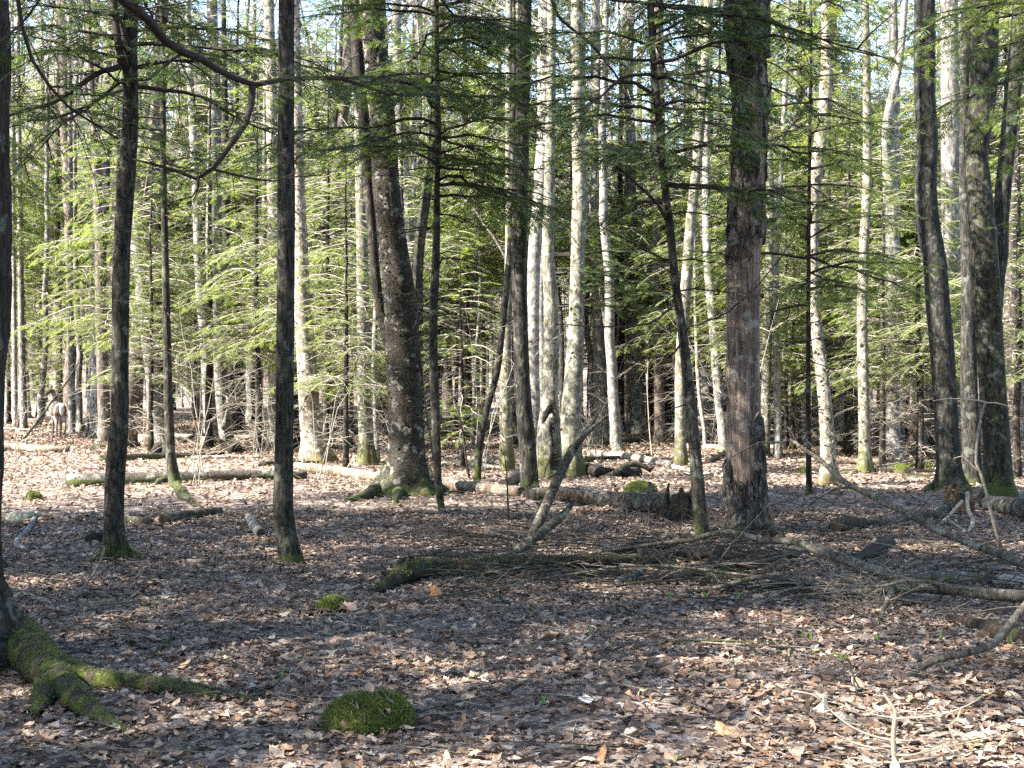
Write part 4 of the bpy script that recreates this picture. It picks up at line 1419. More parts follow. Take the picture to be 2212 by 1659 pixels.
# ---- dead and thin stems
def stem(name, label, mat, pts, r0, r1, cat='dead stem', twigs=0, d=None, seg=7, tl=(.2, .6), sub=None):
    """free-standing or leaning stem through (x, y[, depth])"""
    if d is None:
        d = ground(*pts[0][:2])[1]
    Q = [at(p[0], p[1], p[2] if len(p) > 2 else d) for p in pts]
    Q[0][2] = min(Q[0][2], float(gz(Q[0][0], Q[0][1])) - .02) if name not in ('fallen_branch',) else Q[0][2]
    P = spline(Q, .1)
    org = P[0].copy()
    n = len(P)
    o = None
    mb = MB()
    tube(mb, P - org, np.linspace(r0, r1, n), seg, lobes(n, seg, R, .06))
    o = mb.obj(name, M[mat], None, loc=tuple(org))
    tag(o, label, cat)
    if twigs:
        tb = MB()
        for _ in range(twigs):
            i = int(R.integers(int(n * .2), n - 1))
            tan = P[min(i + 1, n - 1)] - P[i - 1]
            tan /= np.linalg.norm(tan) + 1e-9
            dead_branch(tb, P[i] - org, tan * R.uniform(.2, 1) + R.normal(0, .6, 3), R.uniform(*tl), R, max(.0025, r1 * .6), 1, .05, 3)
        tag(tb.obj('twigs', M[mat], o), kind='stuff')
    return o


stem('dead_sapling', 'leaning pale dead sapling behind the deer, slanting down to the slender dark trunk', 'log_pale', [(243, 925), (235, 890), (217, 836), (203, 803), (173, 746), (143, 693), (118, 655), (100, 632)], .055, .025, twigs=10, tl=(.4, 1.2))
stem('dead_stick', 'dark dead stick slanting up to the right in front of the deer', 'deadwood', [(46, 952), (80, 912), (110, 870), (135, 838), (152, 812), (170, 783)], .045, .018, twigs=3)
stem('dead_sapling', 'crooked white sunlit dead branchy sapling left of the straight middle trunk', 'log_pale', [(1152, 992), (1128, 720), (1100, 580), (1087, 548), (1068, 515), (1047, 487), (1030, 460), (1011, 440), (982, 412), (951, 388)], .05, .018, twigs=9, tl=(.4, 1.1))
stem('dead_sapling', 'thin dark dead stick leaning left between the slender hemlock and the leaning thin trunk', 'twig_dark', [(1014, 1034), (1006, 985), (1000, 936), (990, 890), (977, 853), (957, 815)], .022, .010, twigs=6)
stem('beech_sapling', 'spindly sapling with a spray of fine bare twigs across the massive rooted trunk', 'twig', [(948, 1068), (932, 960), (918, 860), (908, 760), (896, 690), (868, 640), (835, 600)], .020, .004, cat='sapling', twigs=46, tl=(.35, .9))
stem('maple_sapling', 'thin dark leafless sapling in front of the log left of the straight middle trunk', 'twig_dark', [(1099, 1132), (1097, 1080), (1094, 1020), (1090, 985), (1080, 962)], .014, .004, cat='sapling', twigs=12)
stem('beech_sapling', 'thin pale sapling standing in the shaded gap right of the white-footed trunk', 'twig_pale', [(1409, 988), (1403, 930), (1400, 880), (1398, 830), (1400, 780)], .016, .005, cat='sapling', twigs=10)
stem('bent_sapling', 'crooked pale sapling with a crossbar twig, in front of the three dark trunks', 'twig', [(2166, 1188), (2152, 1150), (2140, 1105), (2130, 1062), (2119, 1025), (2108, 1000), (2110, 960), (2116, 915), (2124, 880), (2129, 868)], .019, .009, cat='sapling', twigs=0)
_o = [o for o in bpy.data.objects if o.name.startswith('bent_sapling')][0]
_d = ground(2166, 1188)[1]
for pts in ([(2129, 868), (2105, 864), (2080, 862), (2050, 861), (2015, 866)], [(2129, 870), (2150, 870), (2170, 875), (2195, 885)], [(2112, 950), (2090, 925), (2080, 935)], [(2120, 1025), (2095, 1000), (2078, 985), (2060, 990)]):
    P = spline([at(x, y, _d - .02 * k) for k, (x, y) in enumerate(pts)], .08)
    mb = MB()
    tube(mb, P - np.array(_o.location), np.linspace(.008, .003, len(P)), 5)
    mb.obj('twig', M['twig_pale'], _o)


# ------------------------------------------------------------------ the deer
def build_deer():
    bpos = ground(126, 948)
    d = bpos[1]
    root = thing('deer', 'doe seen from behind with a white rump, head turned back to the left', 'deer', tuple(bpos))
    V, E, RD = [], [], []

    def v(p, r_, par=None):
        V.append(p)
        RD.append(r_)
        if par is not None:
            E.append((par, len(V) - 1))
        return len(V) - 1
    pel = v((-.30, 0, .80), (.145, .185))
    rump = v((-.46, 0, .79), (.12, .15), pel)
    mid = v((-.05, 0, .765), (.155, .185), pel)
    ch = v((.22, 0, .76), (.145, .20), mid)
    sh = v((.38, 0, .85), (.10, .14), ch)
    n1 = v((.47, .01, 1.00), (.072, .085), sh)
    n2 = v((.51, .04, 1.14), (.058, .066), n1)
    h0 = v((.50, .09, 1.235), (.070, .072), n2)
    h1 = v((.44, .165, 1.205), (.056, .058), h0)
    h2 = v((.375, .24, 1.14), (.036, .038), h1)
    h3 = v((.34, .285, 1.10), (.028, .028), h2)
    for s in (-1, 1):
        a = v((-.36, .085 * s, .66), (.095, .10), pel)
        b = v((-.30, .10 * s, .52), (.058, .062), a)
        c = v((-.44, .10 * s, .345), (.030, .034), b)
        e = v((-.42, .10 * s, .10), (.020, .021), c)
        v((-.385, .10 * s, .0), (.026, .024), e)
        a = v((.24, .085 * s, .60), (.072, .078), ch)
        b = v((.23, .095 * s, .45), (.042, .042), a)
        c = v((.25, .095 * s, .26), (.026, .028), b)
        e = v((.25, .095 * s, .07), (.018, .019), c)
        v((.275, .095 * s, .0), (.024, .022), e)
    me = bpy.data.meshes.new('body')
    me.from_pydata(V, E, [])
    o = bpy.data.objects.new('body', me)
    COL.objects.link(o)
    md = o.modifiers.new('skin', 'SKIN')
    md.use_smooth_shade = True
    for sv, r_ in zip(me.skin_vertices[0].data, RD):
        sv.radius = r_
    me.skin_vertices[0].data[pel].use_root = True
    o.modifiers.new('sub', 'SUBSURF').levels = 2
    dg = bpy.context.evaluated_depsgraph_get()
    me2 = bpy.data.meshes.new_from_object(o.evaluated_get(dg))
    o.modifiers.clear()
    o.data = me2
    m, t = nt('deer_coat')
    ob, rnd, _ = coords(t, rand=False)
    sx = t.nodes.new('ShaderNodeSeparateXYZ')
    t.links.new(ob, sx.inputs[0])
    n = noise(t, ob, 40, 4)
    coat = ramp(t, n, [(.3, (.085, .062, .047)), (.7, (.155, .116, .09))])
    # white rump, inner hind legs and belly
    ax = maths(t, 'ABSOLUTE', sx.outputs[1])
    f1 = ramp(t, maths(t, 'MULTIPLY', sx.outputs[0], -1), [(.44, 0.0), (.48, 1.0)])
    f2 = ramp(t, ax, [(.10, 1.0), (.15, 0.0)])
    f3 = ramp(t, sx.outputs[2], [(.42, 0.0), (.5, 1.0)])
    f = maths(t, 'MULTIPLY', maths(t, 'MULTIPLY', f1, f2), f3)
    fb = ramp(t, sx.outputs[2], [(.555, .5), (.60, 0.0)])
    fb = maths(t, 'MULTIPLY', fb, f3)
    col = mixc(t, maths(t, 'MAXIMUM', f, fb), coat, (.40, .38, .35))
    hoof = ramp(t, sx.outputs[2], [(.03, 1.0), (.05, 0.0)])
    col = mixc(t, hoof, col, (.03, .025, .02))
    surface(t, col, .8, n, .3, .01, .2)
    me2.materials.clear()
    me2.materials.append(m)
    me2.polygons.foreach_set('use_smooth', [True] * len(me2.polygons))
    o.parent = root
    white = plain('white_fur', (.34, .32, .29), (.48, .46, .42), 40)
    dark = plain('dark_nose', (.012, .01, .01), (.03, .026, .024), 30, rough=.4)
    # tail
    b = MB()
    P = spline([(-.575, 0, .90, .03), (-.625, 0, .86, .055), (-.645, 0, .76, .062), (-.64, 0, .66, .04), (-.63, 0, .60, .008)], .02)
    th = np.arange(12) / 12 * TAU
    tube(b, P[:, :3], P[:, 3], 12, np.ones((len(P), 12)) * (.55 + .45 * np.abs(np.sin(th)))[None])
    b.obj('tail', white, root)
    # ears
    for s, tip in ((1, (.62, .10, 1.375)), (-1, (.455, -.035, 1.385))):
        b = MB()
        base = np.array((.515, .085, 1.265)) if s > 0 else np.array((.475, .06, 1.27))
        tp = np.array(tip)
        P = spline([[*(base + (tp - base) * f), w] for f, w in ((0, .018), (.25, .034), (.55, .038), (.85, .018), (1, .003))], .015)
        b2 = MB()
        th = np.arange(10) / 10 * TAU
        tube(b2, P[:, :3], P[:, 3], 10, np.ones((len(P), 10)) * (.35 + .65 * np.abs(np.cos(th)))[None])
        b2.obj('ear', m if s > 0 else white, root)
    # nose and eyes
    for c, r_, nm in (((.328, .302, 1.085), .022, 'nose'), ((.405, .15, 1.235), .015, 'eye'), ((.47, .215, 1.215), .015, 'eye')):
        b = MB()
        P = np.array([[c[0], c[1], c[2] - r_ + 2 * r_ * k / 6] for k in range(7)])
        tube(b, P, [r_ * max(.05, math.sin(math.pi * k / 6)) for k in range(7)], 8)
        b.obj(nm, dark, root)
    root.rotation_euler = (0, 0, math.radians(90 + 26))
    s = 1.16
    root.scale = (s, s, s)
    root.location = tuple(np.array([*bpos[:2], float(gz(bpos[0], bpos[1])) - .005]))


build_deer()


# ------------------------------------------------------------------ logs, branches, stones on the floor
def log(name, label, mat, pts, cat='log', ends=(1, 1), twigs=0, rough=.06, seg=14, lift=0.0, d=None, step=.08, group=None, stubs=0):
    """lying wood through (x, y, radius[, depth]) on the 2212 grid"""
    rows = []
    for p in pts:
        x, y, rp = p[:3]
        dd = p[3] if len(p) > 3 else (d if d is not None else ground(x, y + rp * .9)[1])
        rad = rp / F_PX * dd
        q = at(x, y, dd)
        if len(p) <= 3 and d is None:
            q[2] = max(q[2], float(gz(q[0], q[1])) + rad * (.55 if dd < 14 else .25)) + lift
        rows.append([*q, rad])
    S = spline(rows, step)
    org = S[len(S) // 2, :3].copy()
    org[2] = float(gz(org[0], org[1]))
    P, r = S[:, :3] - org, np.maximum(S[:, 3], .002)
    mb = MB()
    tube(mb, P, r, seg, lobes(len(P), seg, R, rough, .3, 5))
    o = mb.obj(name, M[mat], None, loc=tuple(org))
    tag(o, label, cat, group)
    for e, k, kk in ((ends[0], 0, 1), (ends[1], -1, -2)):
        if e:
            dv = P[k] - P[kk]
            dv /= np.linalg.norm(dv)
            b = MB()
            tube(b, np.array([P[k] - dv * .01, P[k] + dv * .006]), [r[k] * .86, r[k] * .80], seg, lobes(2, seg, R, .05))
            b.obj('cut_end', M['cut'], o, smooth=False)
    for _ in range(stubs):
        i = int(R.integers(1, len(P) - 1))
        b = MB()
        dv = R.normal(0, 1, 3) + [0, 0, .8]
        dv /= np.linalg.norm(dv)
        tube(b, np.array([P[i], P[i] + dv * r[i] * 1.5, P[i] + dv * r[i] * 2.4]), [r[i] * .4, r[i] * .3, r[i] * .18], 6)
        b.obj('branch_stub', M[mat], o)
    if twigs:
        tb = MB()
        for _ in range(twigs):
            i = int(R.integers(int(len(P) * .1), len(P) - 1))
            tan = P[min(i + 1, len(P) - 1)] - P[i - 1]
            tan /= np.linalg.norm(tan) + 1e-9
            dead_branch(tb, P[i], tan * R.uniform(.3, 1) + R.normal(0, .5, 3) + [0, 0, .25], R.uniform(.2, .7), R, .004, 1, .1, 4)
        tag(tb.obj('twigs', M['twig'], o), kind='stuff')
    return o


# left
log('fallen_log', 'short bark-covered log with a dark cut end, between the two slender dark trunks left', 'log_grey', [(353, 1122, 13), (385, 1117, 12), (430, 1110, 11), (475, 1104, 9)], stubs=1)
log('fallen_log', 'small pale log with a dark round end close left of the straight dark trunk', 'log_pale', [(564, 1152, 12), (550, 1138, 11), (538, 1118, 9)], ends=(1, 0))
log('fallen_log', 'short brown split log left of the dark-ended bark-covered log', 'rosy', [(272, 1122, 7), (300, 1126, 10), (328, 1128, 8)], ends=(0, 1))
log('log_stub', 'dark brown stub of wood touching the left side of the slender mossy-footed trunk', 'deadwood_dark', [(190, 1164, 12), (205, 1163, 13), (225, 1162, 12)], ends=(1, 0))
log('birch_stick', 'crooked white-barked stick beside the lichened stone, far left', 'birch', [(80, 1108, 5), (72, 1125, 6), (58, 1148, 6), (42, 1162, 6), (36, 1176, 7), (58, 1190, 5)], ends=(0, 0))
log('birch_stick', 'short straight whitish-green stick on the leaves left of the straight dark trunk', 'birch', [(402, 1212, 5), (425, 1213, 5), (450, 1213, 5)])
log('birch_stick', 'white-barked broken stick among moss, middle of the left foreground', 'birch', [(288, 1289, 5), (308, 1291, 6), (325, 1299, 6), (350, 1308, 5)])
log('fallen_stick', 'dark stick lying level in the left foreground behind the mossy roots', 'deadwood', [(236, 1356, 4), (265, 1355, 5), (300, 1350, 5), (335, 1341, 5)])
log('fallen_stick', 'brown knobby stick slanting toward the mossy roots from the left foreground', 'hemlock', [(372, 1378, 6), (355, 1392, 6), (340, 1404, 5), (325, 1418, 5), (310, 1430, 3)], ends=(1, 0))
log('fallen_stick', 'thin pale stick propped against the foot of the slender mossy trunk', 'twig', [(226, 1185, 2.2, 12.3), (215, 1215, 2.5, 11.8), (195, 1250, 2.5, 11), (163, 1288, 2.2, 10.2)], ends=(0, 0))
log('fallen_log', 'long decaying log in the sun at the left edge, in front of the deer', 'log_orange', [(-30, 966, 9), (30, 966, 9), (90, 970, 8), (150, 971, 7)], stubs=2)
log('fallen_log', 'dark log lying on the leaves between the deer and the reddish trunk', 'deadwood', [(165, 926, 7), (200, 916, 6), (235, 907, 5)])
log('fallen_branch', 'arched dark branch in front of the big grey split trunk, left', 'deadwood_dark', [(395, 955, 3, 33), (420, 940, 4, 33), (445, 940, 4, 33), (475, 952, 5, 33), (500, 972, 5, 32.6), (555, 992, 6, 30), (600, 1000, 6, 28)], ends=(0, 0), twigs=10)
log('root_ball', 'torn dark upturned root clump behind the thin mossy-footed trunk', 'deadwood_dark', [(336, 978, 12), (345, 968, 14), (356, 972, 12), (356, 982, 8)], ends=(0, 0), twigs=12, rough=.2)
log('root_ball', 'dark upturned root at the foot of the big grey split trunk', 'deadwood_dark', [(498, 972, 9), (508, 968, 10), (519, 966, 5)], ends=(0, 0), twigs=4, rough=.2)
log('broken_stump', 'small broken yellow stump beyond the arched dark branch', 'stump', [(421, 930, 7, 38), (421, 918, 6.5, 38), (422, 908, 4, 38)], ends=(0, 0))
log('rotten_stub', 'pointed dark stub right of the big grey split trunk, before the straight dark trunk', 'deadwood', [(556, 990, 9, 30), (557, 975, 7, 30), (560, 958, 2, 30)], ends=(0, 0))
log('fallen_log', 'long orange log lying left of the massive rooted trunk', 'log_orange', [(640, 1006, 9), (690, 1014, 10), (740, 1020, 11), (790, 1027, 11), (832, 1032, 10)], stubs=2, ends=(1, 0))
log('fallen_log', 'long orange log lying between the massive rooted trunk and the straight middle trunk', 'log_orange', [(955, 1050, 13), (1000, 1052, 13), (1050, 1056, 13), (1090, 1060, 13), (1125, 1062, 12)], ends=(1, 1), stubs=1)
log('fallen_log', 'brown thick log end leaning behind the foot of the straight middle trunk', 'rosy', [(1086, 1046, 13), (1105, 1034, 14), (1126, 1022, 14)], ends=(1, 0))
for i, (lb, pts) in enumerate([
    ('pale pole lying behind the leaning thin trunk, nearer of two', [(952, 1001, 5), (1000, 1003, 6), (1050, 1008, 6), (1086, 1012, 5)]),
    ('pale pole lying behind the leaning thin trunk, farther of two', [(960, 988, 4), (1010, 990, 5), (1060, 998, 5), (1082, 1004, 4)]),
    ('long bleached log lying in the sun right of the mossy hollow trunk', [(1258, 978, 9), (1300, 982, 9), (1350, 986, 8), (1400, 994, 7), (1450, 1002, 5)]),
    ('thin bleached pole slanting down from the long bleached log in the sun', [(1360, 984, 4), (1420, 1000, 5), (1490, 1016, 5), (1560, 1030, 4)]),
]):
    log('fallen_log', lb, 'log_pale', pts, stubs=1, ends=(1, 0))
log('fallen_log', 'black charred-looking log with an upright stub, right of the gold-mossed trunk', 'deadwood_dark', [(1268, 1016, 14), (1290, 1019, 13), (1330, 1022, 10), (1380, 1020, 10)], ends=(1, 0), stubs=1)
log('fallen_branch', 'antler-shaped grey branch arching over the black log', 'deadwood', [(1296, 1034, 5, 23.2), (1325, 1024, 7, 23.3), (1352, 1006, 7, 23.4), (1376, 1003, 6, 23.5), (1396, 1010, 5, 23.5), (1404, 1016, 6, 23.5), (1413, 1008, 1.5, 23.5)], ends=(0, 0))
log('fallen_log', 'reddish rotten log in the sun behind the lichen-spotted trunks on the right', 'log_orange', [(1800, 996, 6), (1850, 997, 7), (1900, 998, 7), (1945, 999, 6)])
log('fallen_log', 'reddish log end lying in the sun behind the slim bent hemlock and the snag', 'log_orange', [(1528, 992, 8), (1545, 985, 8), (1562, 978, 6)])
# the dark fallen trunk in the middle
lg = log('fallen_tree', 'barked fallen trunk lying across the middle mound, ending at the dark stump', 'log_grey', [(1150, 1068, 14), (1190, 1066, 15), (1232, 1069, 16), (1290, 1077, 18), (1350, 1083, 19), (1400, 1088, 20), (1445, 1092, 21), (1475, 1096, 22)], stubs=3, ends=(0, 1), rough=.08)
for x0, x1, y0 in ((1205, 1262, 1060), (1262, 1300, 1070)):
    b = MB()
    d = ground(x0, 1090)[1] - .13
    S = spline([at(x0, y0, d), at((x0 + x1) / 2, y0 + 5, d), at(x1, y0 + 10, d)], .05) - np.array(lg.location)
    tube(b, S, np.linspace(.06, .05, len(S)), 10)
    b.obj('bare_patch', M['log_orange'], lg)
def jag_stump(name, label, mat, px, py, w, h, d, n=13, seed=1, lean=0.0, debris=0):
    """a broken stump: a ring of upright jagged slabs round a crumbled core"""
    rng = np.random.default_rng(seed)
    p = at(px, py, d)
    p[2] = float(gz(p[0], p[1]))
    rad, hh = w / 2 / F_PX * d, h / F_PX * d
    root = thing(name, label, 'stump', tuple(p))
    c = MB()
    zz = np.linspace(-.08, hh * .66, 6)
    tube(c, np.stack([zz * lean, zz * 0, zz], 1), rad * np.array([1.1, 1, .92, .85, .75, .5]), 14, lobes(6, 14, rng, .26, .9))
    c.obj('core', M['deadwood_dark'], root)
    for k in range(n):
        a = TAU * k / n + rng.normal() * .12
        H = hh * (.3 + .7 * rng.random() ** 1.7)
        ro = rad * rng.uniform(.85, 1.12)
        t = np.array([0, .35, .7, 1.0])
        out = ro * (1.12 - .28 * t + rng.normal(0, .04, 4))
        P = np.stack([out * math.cos(a) + lean * H * t, out * math.sin(a), -.06 + (H + .06) * t], 1)
        b = MB()
        th = np.arange(7) / 7 * TAU
        fl_ = np.ones((4, 7)) * (.35 + .65 * np.abs(np.cos(th - a + rng.normal() * .4 + math.pi / 2)))[None]
        tube(b, P, rad * np.array([.50, .46, .36, .10]) * rng.uniform(.6, 1.4), 7, fl_)
        b.obj('splinter', M[mat], root, smooth=False)
    if debris:
        tb = MB()
        for _ in range(debris):
            a = rng.uniform(0, 6.28)
            dead_branch(tb, np.array([math.cos(a) * rad, math.sin(a) * rad, rng.uniform(0, hh * .5)]), (math.cos(a), math.sin(a), rng.normal() * .5), rng.uniform(.15, .5), rng, .005, 1, .3, 4)
        tb.obj('rootlets', M['twig_dark'], root)['kind'] = 'stuff'
    return root


jag_stump('rotten_stump', 'dark crumbling stump at the right end of the fallen trunk', 'mosslog', 1470, 1140, 62, 84, 15.6, 15, 5, debris=16)
log('root_mound', 'dark tangle of roots under the foot of the straight middle trunk', 'deadwood_dark', [(1124, 1072, 8, 18.0), (1150, 1074, 20, 17.6), (1185, 1076, 25, 17.4), (1222, 1080, 18, 17.4), (1252, 1092, 8, 17.1)], ends=(0, 0), rough=.25, twigs=44)
# the mossy rotten log and the leaning pole
ml = log('rotten_log', 'dark moss-patched rotten log with a jagged left end, centre foreground', 'mosslog', [(818, 1276, 8), (840, 1262, 15), (868, 1244, 24), (900, 1236, 25), (925, 1232, 20), (960, 1232, 20), (1020, 1230, 22), (1090, 1226, 24), (1170, 1222, 21), (1250, 1218, 18), (1330, 1214, 15), (1400, 1212, 10)], ends=(0, 0), rough=.2, seg=22, step=.04)
for xx, yy in ((868, 1212), (905, 1214), (888, 1208)):
    b = MB()
    d = ground(xx, 1258)[1]
    S = spline([at(xx - 6, yy + 25, d), at(xx, yy + 8, d), at(xx + 3, yy - 6, d)], .03) - np.array(ml.location)
    tube(b, S, np.linspace(.055, .02, len(S)), 8, lobes(len(S), 8, R, .2))
    b.obj('knob', M['mosslog'], ml)
for k in range(9):
    d = ground(850, 1262)[1]
    x0, y0 = R.uniform(838, 890), R.uniform(1232, 1262)
    x1, y1 = x0 - R.uniform(15, 48), y0 + R.uniform(-14, 34)
    S = spline([at(x0, y0, d - .04), at((x0 + x1) / 2, (y0 + y1) / 2 + R.normal() * 4, d - .06), at(x1, y1, d - .08)], .03) - np.array(ml.location)
    b = MB()
    tube(b, S, np.linspace(.035, .004, len(S)), 6, lobes(len(S), 6, R, .25))
    b.obj('splinter', M['mosslog'], ml)
_v = np.array([v.co[:] for v in ml.data.vertices])
_t = np.array([[p.vertices[0], p.vertices[1], p.vertices[2]] for p in ml.data.polygons])
fuzz(ml, _v, _t, 2600, .022)
po = log('dead_pole', 'grey forked dead pole leaning up to the right out of the centre foreground', 'deadwood', [(1152, 1152, 10, 12.9), (1168, 1120, 11.5, 13.0), (1190, 1070, 11, 13.2), (1212, 1020, 10.5, 13.4), (1237, 970, 10, 13.6), (1262, 932, 7, 13.7), (1280, 912, 6, 13.8), (1291, 898, 2, 13.85)], ends=(0, 0), rough=.10)
S = spline([at(1240, 966, 13.58), at(1265, 938, 13.62), at(1288, 918, 13.66), at(1309, 900, 13.7)], .05) - np.array(po.location)
b = MB()
tube(b, S, np.linspace(.045, .010, len(S)), 9, lobes(len(S), 9, R, .1))
b.obj('prong', M['deadwood'], po)
log('dead_pole', 'short thick broken limb with a split tip leaning in front of the grey forked pole', 'deadwood', [(1100, 1206, 9, 12.0), (1126, 1184, 11, 12.1), (1154, 1162, 11, 12.2), (1185, 1138, 11, 12.3), (1212, 1116, 9.5, 12.4), (1232, 1094, 6, 12.5), (1242, 1082, 3, 12.5)], ends=(0, 0), rough=.12)
log('fallen_stick', 'thin forked stick on the leaves reaching toward the upright orange leaf', 'twig', [(830, 1308, 3), (860, 1304, 4), (890, 1296, 4), (914, 1290, 3)], ends=(0, 0))

# slabs and dark pieces beside the snag
log('wood_slab', 'dark split slab leaning in front of the foot of the snag', 'deadwood_dark', [(1512, 1262, 8, 11.6), (1528, 1230, 12, 11.9), (1545, 1205, 12, 12.2), (1556, 1186, 9, 12.5)], ends=(0, 0), rough=.15)
log('wood_slab', 'dark hairy rotten piece sloping down left of the split slab', 'deadwood_dark', [(1365, 1170, 8, 13), (1400, 1200, 14, 12.4), (1440, 1228, 15, 11.9), (1478, 1262, 11, 11.4)], ends=(0, 0), rough=.18, twigs=14)
log('bark_slab', 'blue-grey bark piece under the rotten log, centre', 'log_grey', [(1330, 1262, 8), (1350, 1250, 11), (1375, 1240, 9), (1392, 1234, 5)], ends=(0, 0), rough=.12)
log('bark_slab', 'blue-grey lichened log lying under the long branches, right of the split slab', 'log_grey', [(1556, 1276, 8), (1590, 1272, 12), (1630, 1268, 13), (1665, 1264, 9)], ends=(0, 0), rough=.12)
log('fallen_log', 'black log in the shade right of the blue-grey lichened log', 'deadwood_dark', [(1660, 1268, 13), (1700, 1266, 15), (1745, 1268, 14), (1790, 1272, 8)], ends=(0, 0), rough=.12)
log('wood_slab', 'brown curved bark slab on the leaves right of the snag foot', 'rosy', [(1680, 1205, 8), (1708, 1196, 13), (1735, 1190, 10), (1752, 1184, 4)], ends=(0, 0), rough=.12)
log('log_stub', 'dark bent log stub on the leaves under the long slanting branch, right', 'deadwood_dark', [(1838, 1216, 8), (1868, 1200, 13), (1895, 1182, 15), (1922, 1170, 12)], ends=(0, 1), rough=.12, stubs=1)
log('log_stub', 'hollow dark log end in the shade left of the orange stump', 'deadwood_dark', [(1806, 1138, 17), (1830, 1132, 17), (1866, 1130, 11)], ends=(1, 0), rough=.1)
log('bark_slab', 'reddish brown bark slab lying behind the long branch at the right', 'rosy', [(1940, 1256, 6), (1990, 1250, 15), (2050, 1250, 17), (2100, 1252, 15), (2140, 1258, 6)], ends=(0, 0), rough=.10)
log('bark_slab', 'dark and white peeling bark piece at the right edge behind the long branch', 'birch', [(2148, 1262, 8), (2170, 1254, 15), (2195, 1258, 15), (2225, 1266, 12)], ends=(0, 0), rough=.14)
log('fallen_log', 'grey weathered log at the right edge below the dark clump', 'log_grey', [(2128, 1085, 16), (2170, 1092, 20), (2215, 1102, 24), (2260, 1112, 24)], ends=(1, 0), stubs=1)
log('fallen_log', 'dark mossy log half sunk at the right edge below the long branches', 'mosslog', [(2050, 1335, 10), (2110, 1350, 15), (2165, 1368, 18), (2230, 1385, 20)], ends=(0, 0), rough=.12)
log('root', 'long pale root running from the orange stump to the hollow dark log end', 'deadwood', [(1848, 1128, 6), (1890, 1131, 8), (1930, 1131, 9), (1958, 1122, 9), (1990, 1116, 9), (2022, 1112, 9), (2046, 1096, 12)], cat='root', ends=(0, 0))
jag_stump('broken_stump', 'splintered orange stump in front of the left trunk of the dark clump', 'stump', 2066, 1112, 54, 66, 16.5, 13, 8, lean=.15, debris=4)

# long fallen branches on the right
fb = log('fallen_branch', 'long thick fallen branch arching from the right edge to before the snag', 'branch_grey',
         [(2260, 1292, 15, 9.4), (2212, 1288, 14, 9.5), (2141, 1283, 13, 9.6), (2070, 1274, 13, 9.8), (2008, 1269, 13, 9.9), (1951, 1253, 11, 10.1), (1875, 1226, 10, 10.4), (1808, 1203, 10, 10.6), (1758, 1186, 9, 10.8), (1721, 1171, 8, 10.9), (1680, 1168, 7, 11), (1641, 1168, 7, 11), (1605, 1154, 6, 11.1), (1575, 1149, 6, 11.1), (1535, 1154, 5.5, 11.2), (1491, 1167, 5, 11.3), (1440, 1172, 4.5, 11.3), (1380, 1180, 4, 11.3), (1300, 1190, 3, 11.3)], ends=(0, 0), twigs=18)
for pts, r0, r1 in (([(2010, 1270, 9.9), (1948, 1270, 10), (1900, 1274, 10), (1851, 1277, 10.1), (1810, 1275, 10.2), (1775, 1266, 10.3), (1740, 1256, 10.4), (1708, 1249, 10.4), (1641, 1246, 10.5), (1600, 1255, 10.5), (1558, 1267, 10.5), (1515, 1276, 10.5), (1475, 1281, 10.5), (1435, 1290, 10.5)], .034, .012),
                    ([(2035, 1268, 9.85), (2010, 1258, 9.8), (1960, 1254, 9.8), (1905, 1266, 9.8), (1860, 1268, 9.9), (1800, 1260, 10), (1750, 1262, 10), (1700, 1250, 10.1)], .014, .006),
                    ([(1930, 1268, 10), (1920, 1292, 9.8), (1908, 1318, 9.5), (1896, 1348, 9.2)], .024, .012),
                    ([(1641, 1246, 10.5), (1560, 1236, 10.6), (1480, 1226, 10.7), (1420, 1222, 10.8), (1330, 1226, 10.8), (1240, 1240, 10.7), (1170, 1250, 10.6), (1080, 1270, 10.4), (1000, 1282, 10.2)], .012, .006),
                    ([(1700, 1290, 9.6), (1750, 1284, 9.8), (1800, 1292, 9.7), (1850, 1312, 9.4), (1895, 1350, 9.0)], .008, .004)):
    S = spline([at(*p) for p in pts], .1) - np.array(fb.location)
    b = MB()
    tube(b, S, np.linspace(r0, r1, len(S)), 9, lobes(len(S), 9, R, .06))
    tb = MB()
    for _ in range(7):
        i = int(R.integers(1, len(S) - 1))
        dead_branch(tb, S[i], R.normal(0, 1, 3) * [1, .5, .6] + [-.5, 0, .3], R.uniform(.2, .6), R, .004, 1, .1, 4)
    q = b.obj('branch', M['branch_grey'], fb)
    tag(tb.obj('twigs', M['twig'], q), kind='stuff')
fb2 = log('fallen_branch', 'long slanting branch rising from the right edge to a thin tip before the snag', 'branch_grey',
          [(2260, 1240, 10, 10.6), (2212, 1219, 9, 10.8), (2160, 1198, 8.5, 11), (2108, 1179, 8, 11.2), (2025, 1146, 7.5, 11.5), (1955, 1106, 7, 11.8), (1908, 1086, 6.5, 12), (1870, 1064, 6, 12.1), (1838, 1050, 6, 12.2), (1800, 1020, 5, 12.4), (1775, 996, 4.5, 12.5), (1740, 972, 4, 12.6), (1708, 950, 3.5, 12.7)], ends=(0, 0), twigs=8)
for pts, r0, r1 in (([(1708, 951, 12.7), (1690, 956, 12.7), (1641, 956, 12.7), (1610, 970, 12.7), (1585, 985, 12.7), (1562, 1010, 12.7), (1555, 1025, 12.7)], .012, .004),
                    ([(1838, 1051, 12.2), (1800, 1058, 12.3), (1768, 1076, 12.5), (1730, 1105, 12.6)], .012, .006)):
    S = spline([at(*p) for p in pts], .1) - np.array(fb2.location)
    b = MB()
    tube(b, S, np.linspace(r0, r1, len(S)), 7)
    b.obj('branch', M['branch_grey'], fb2)
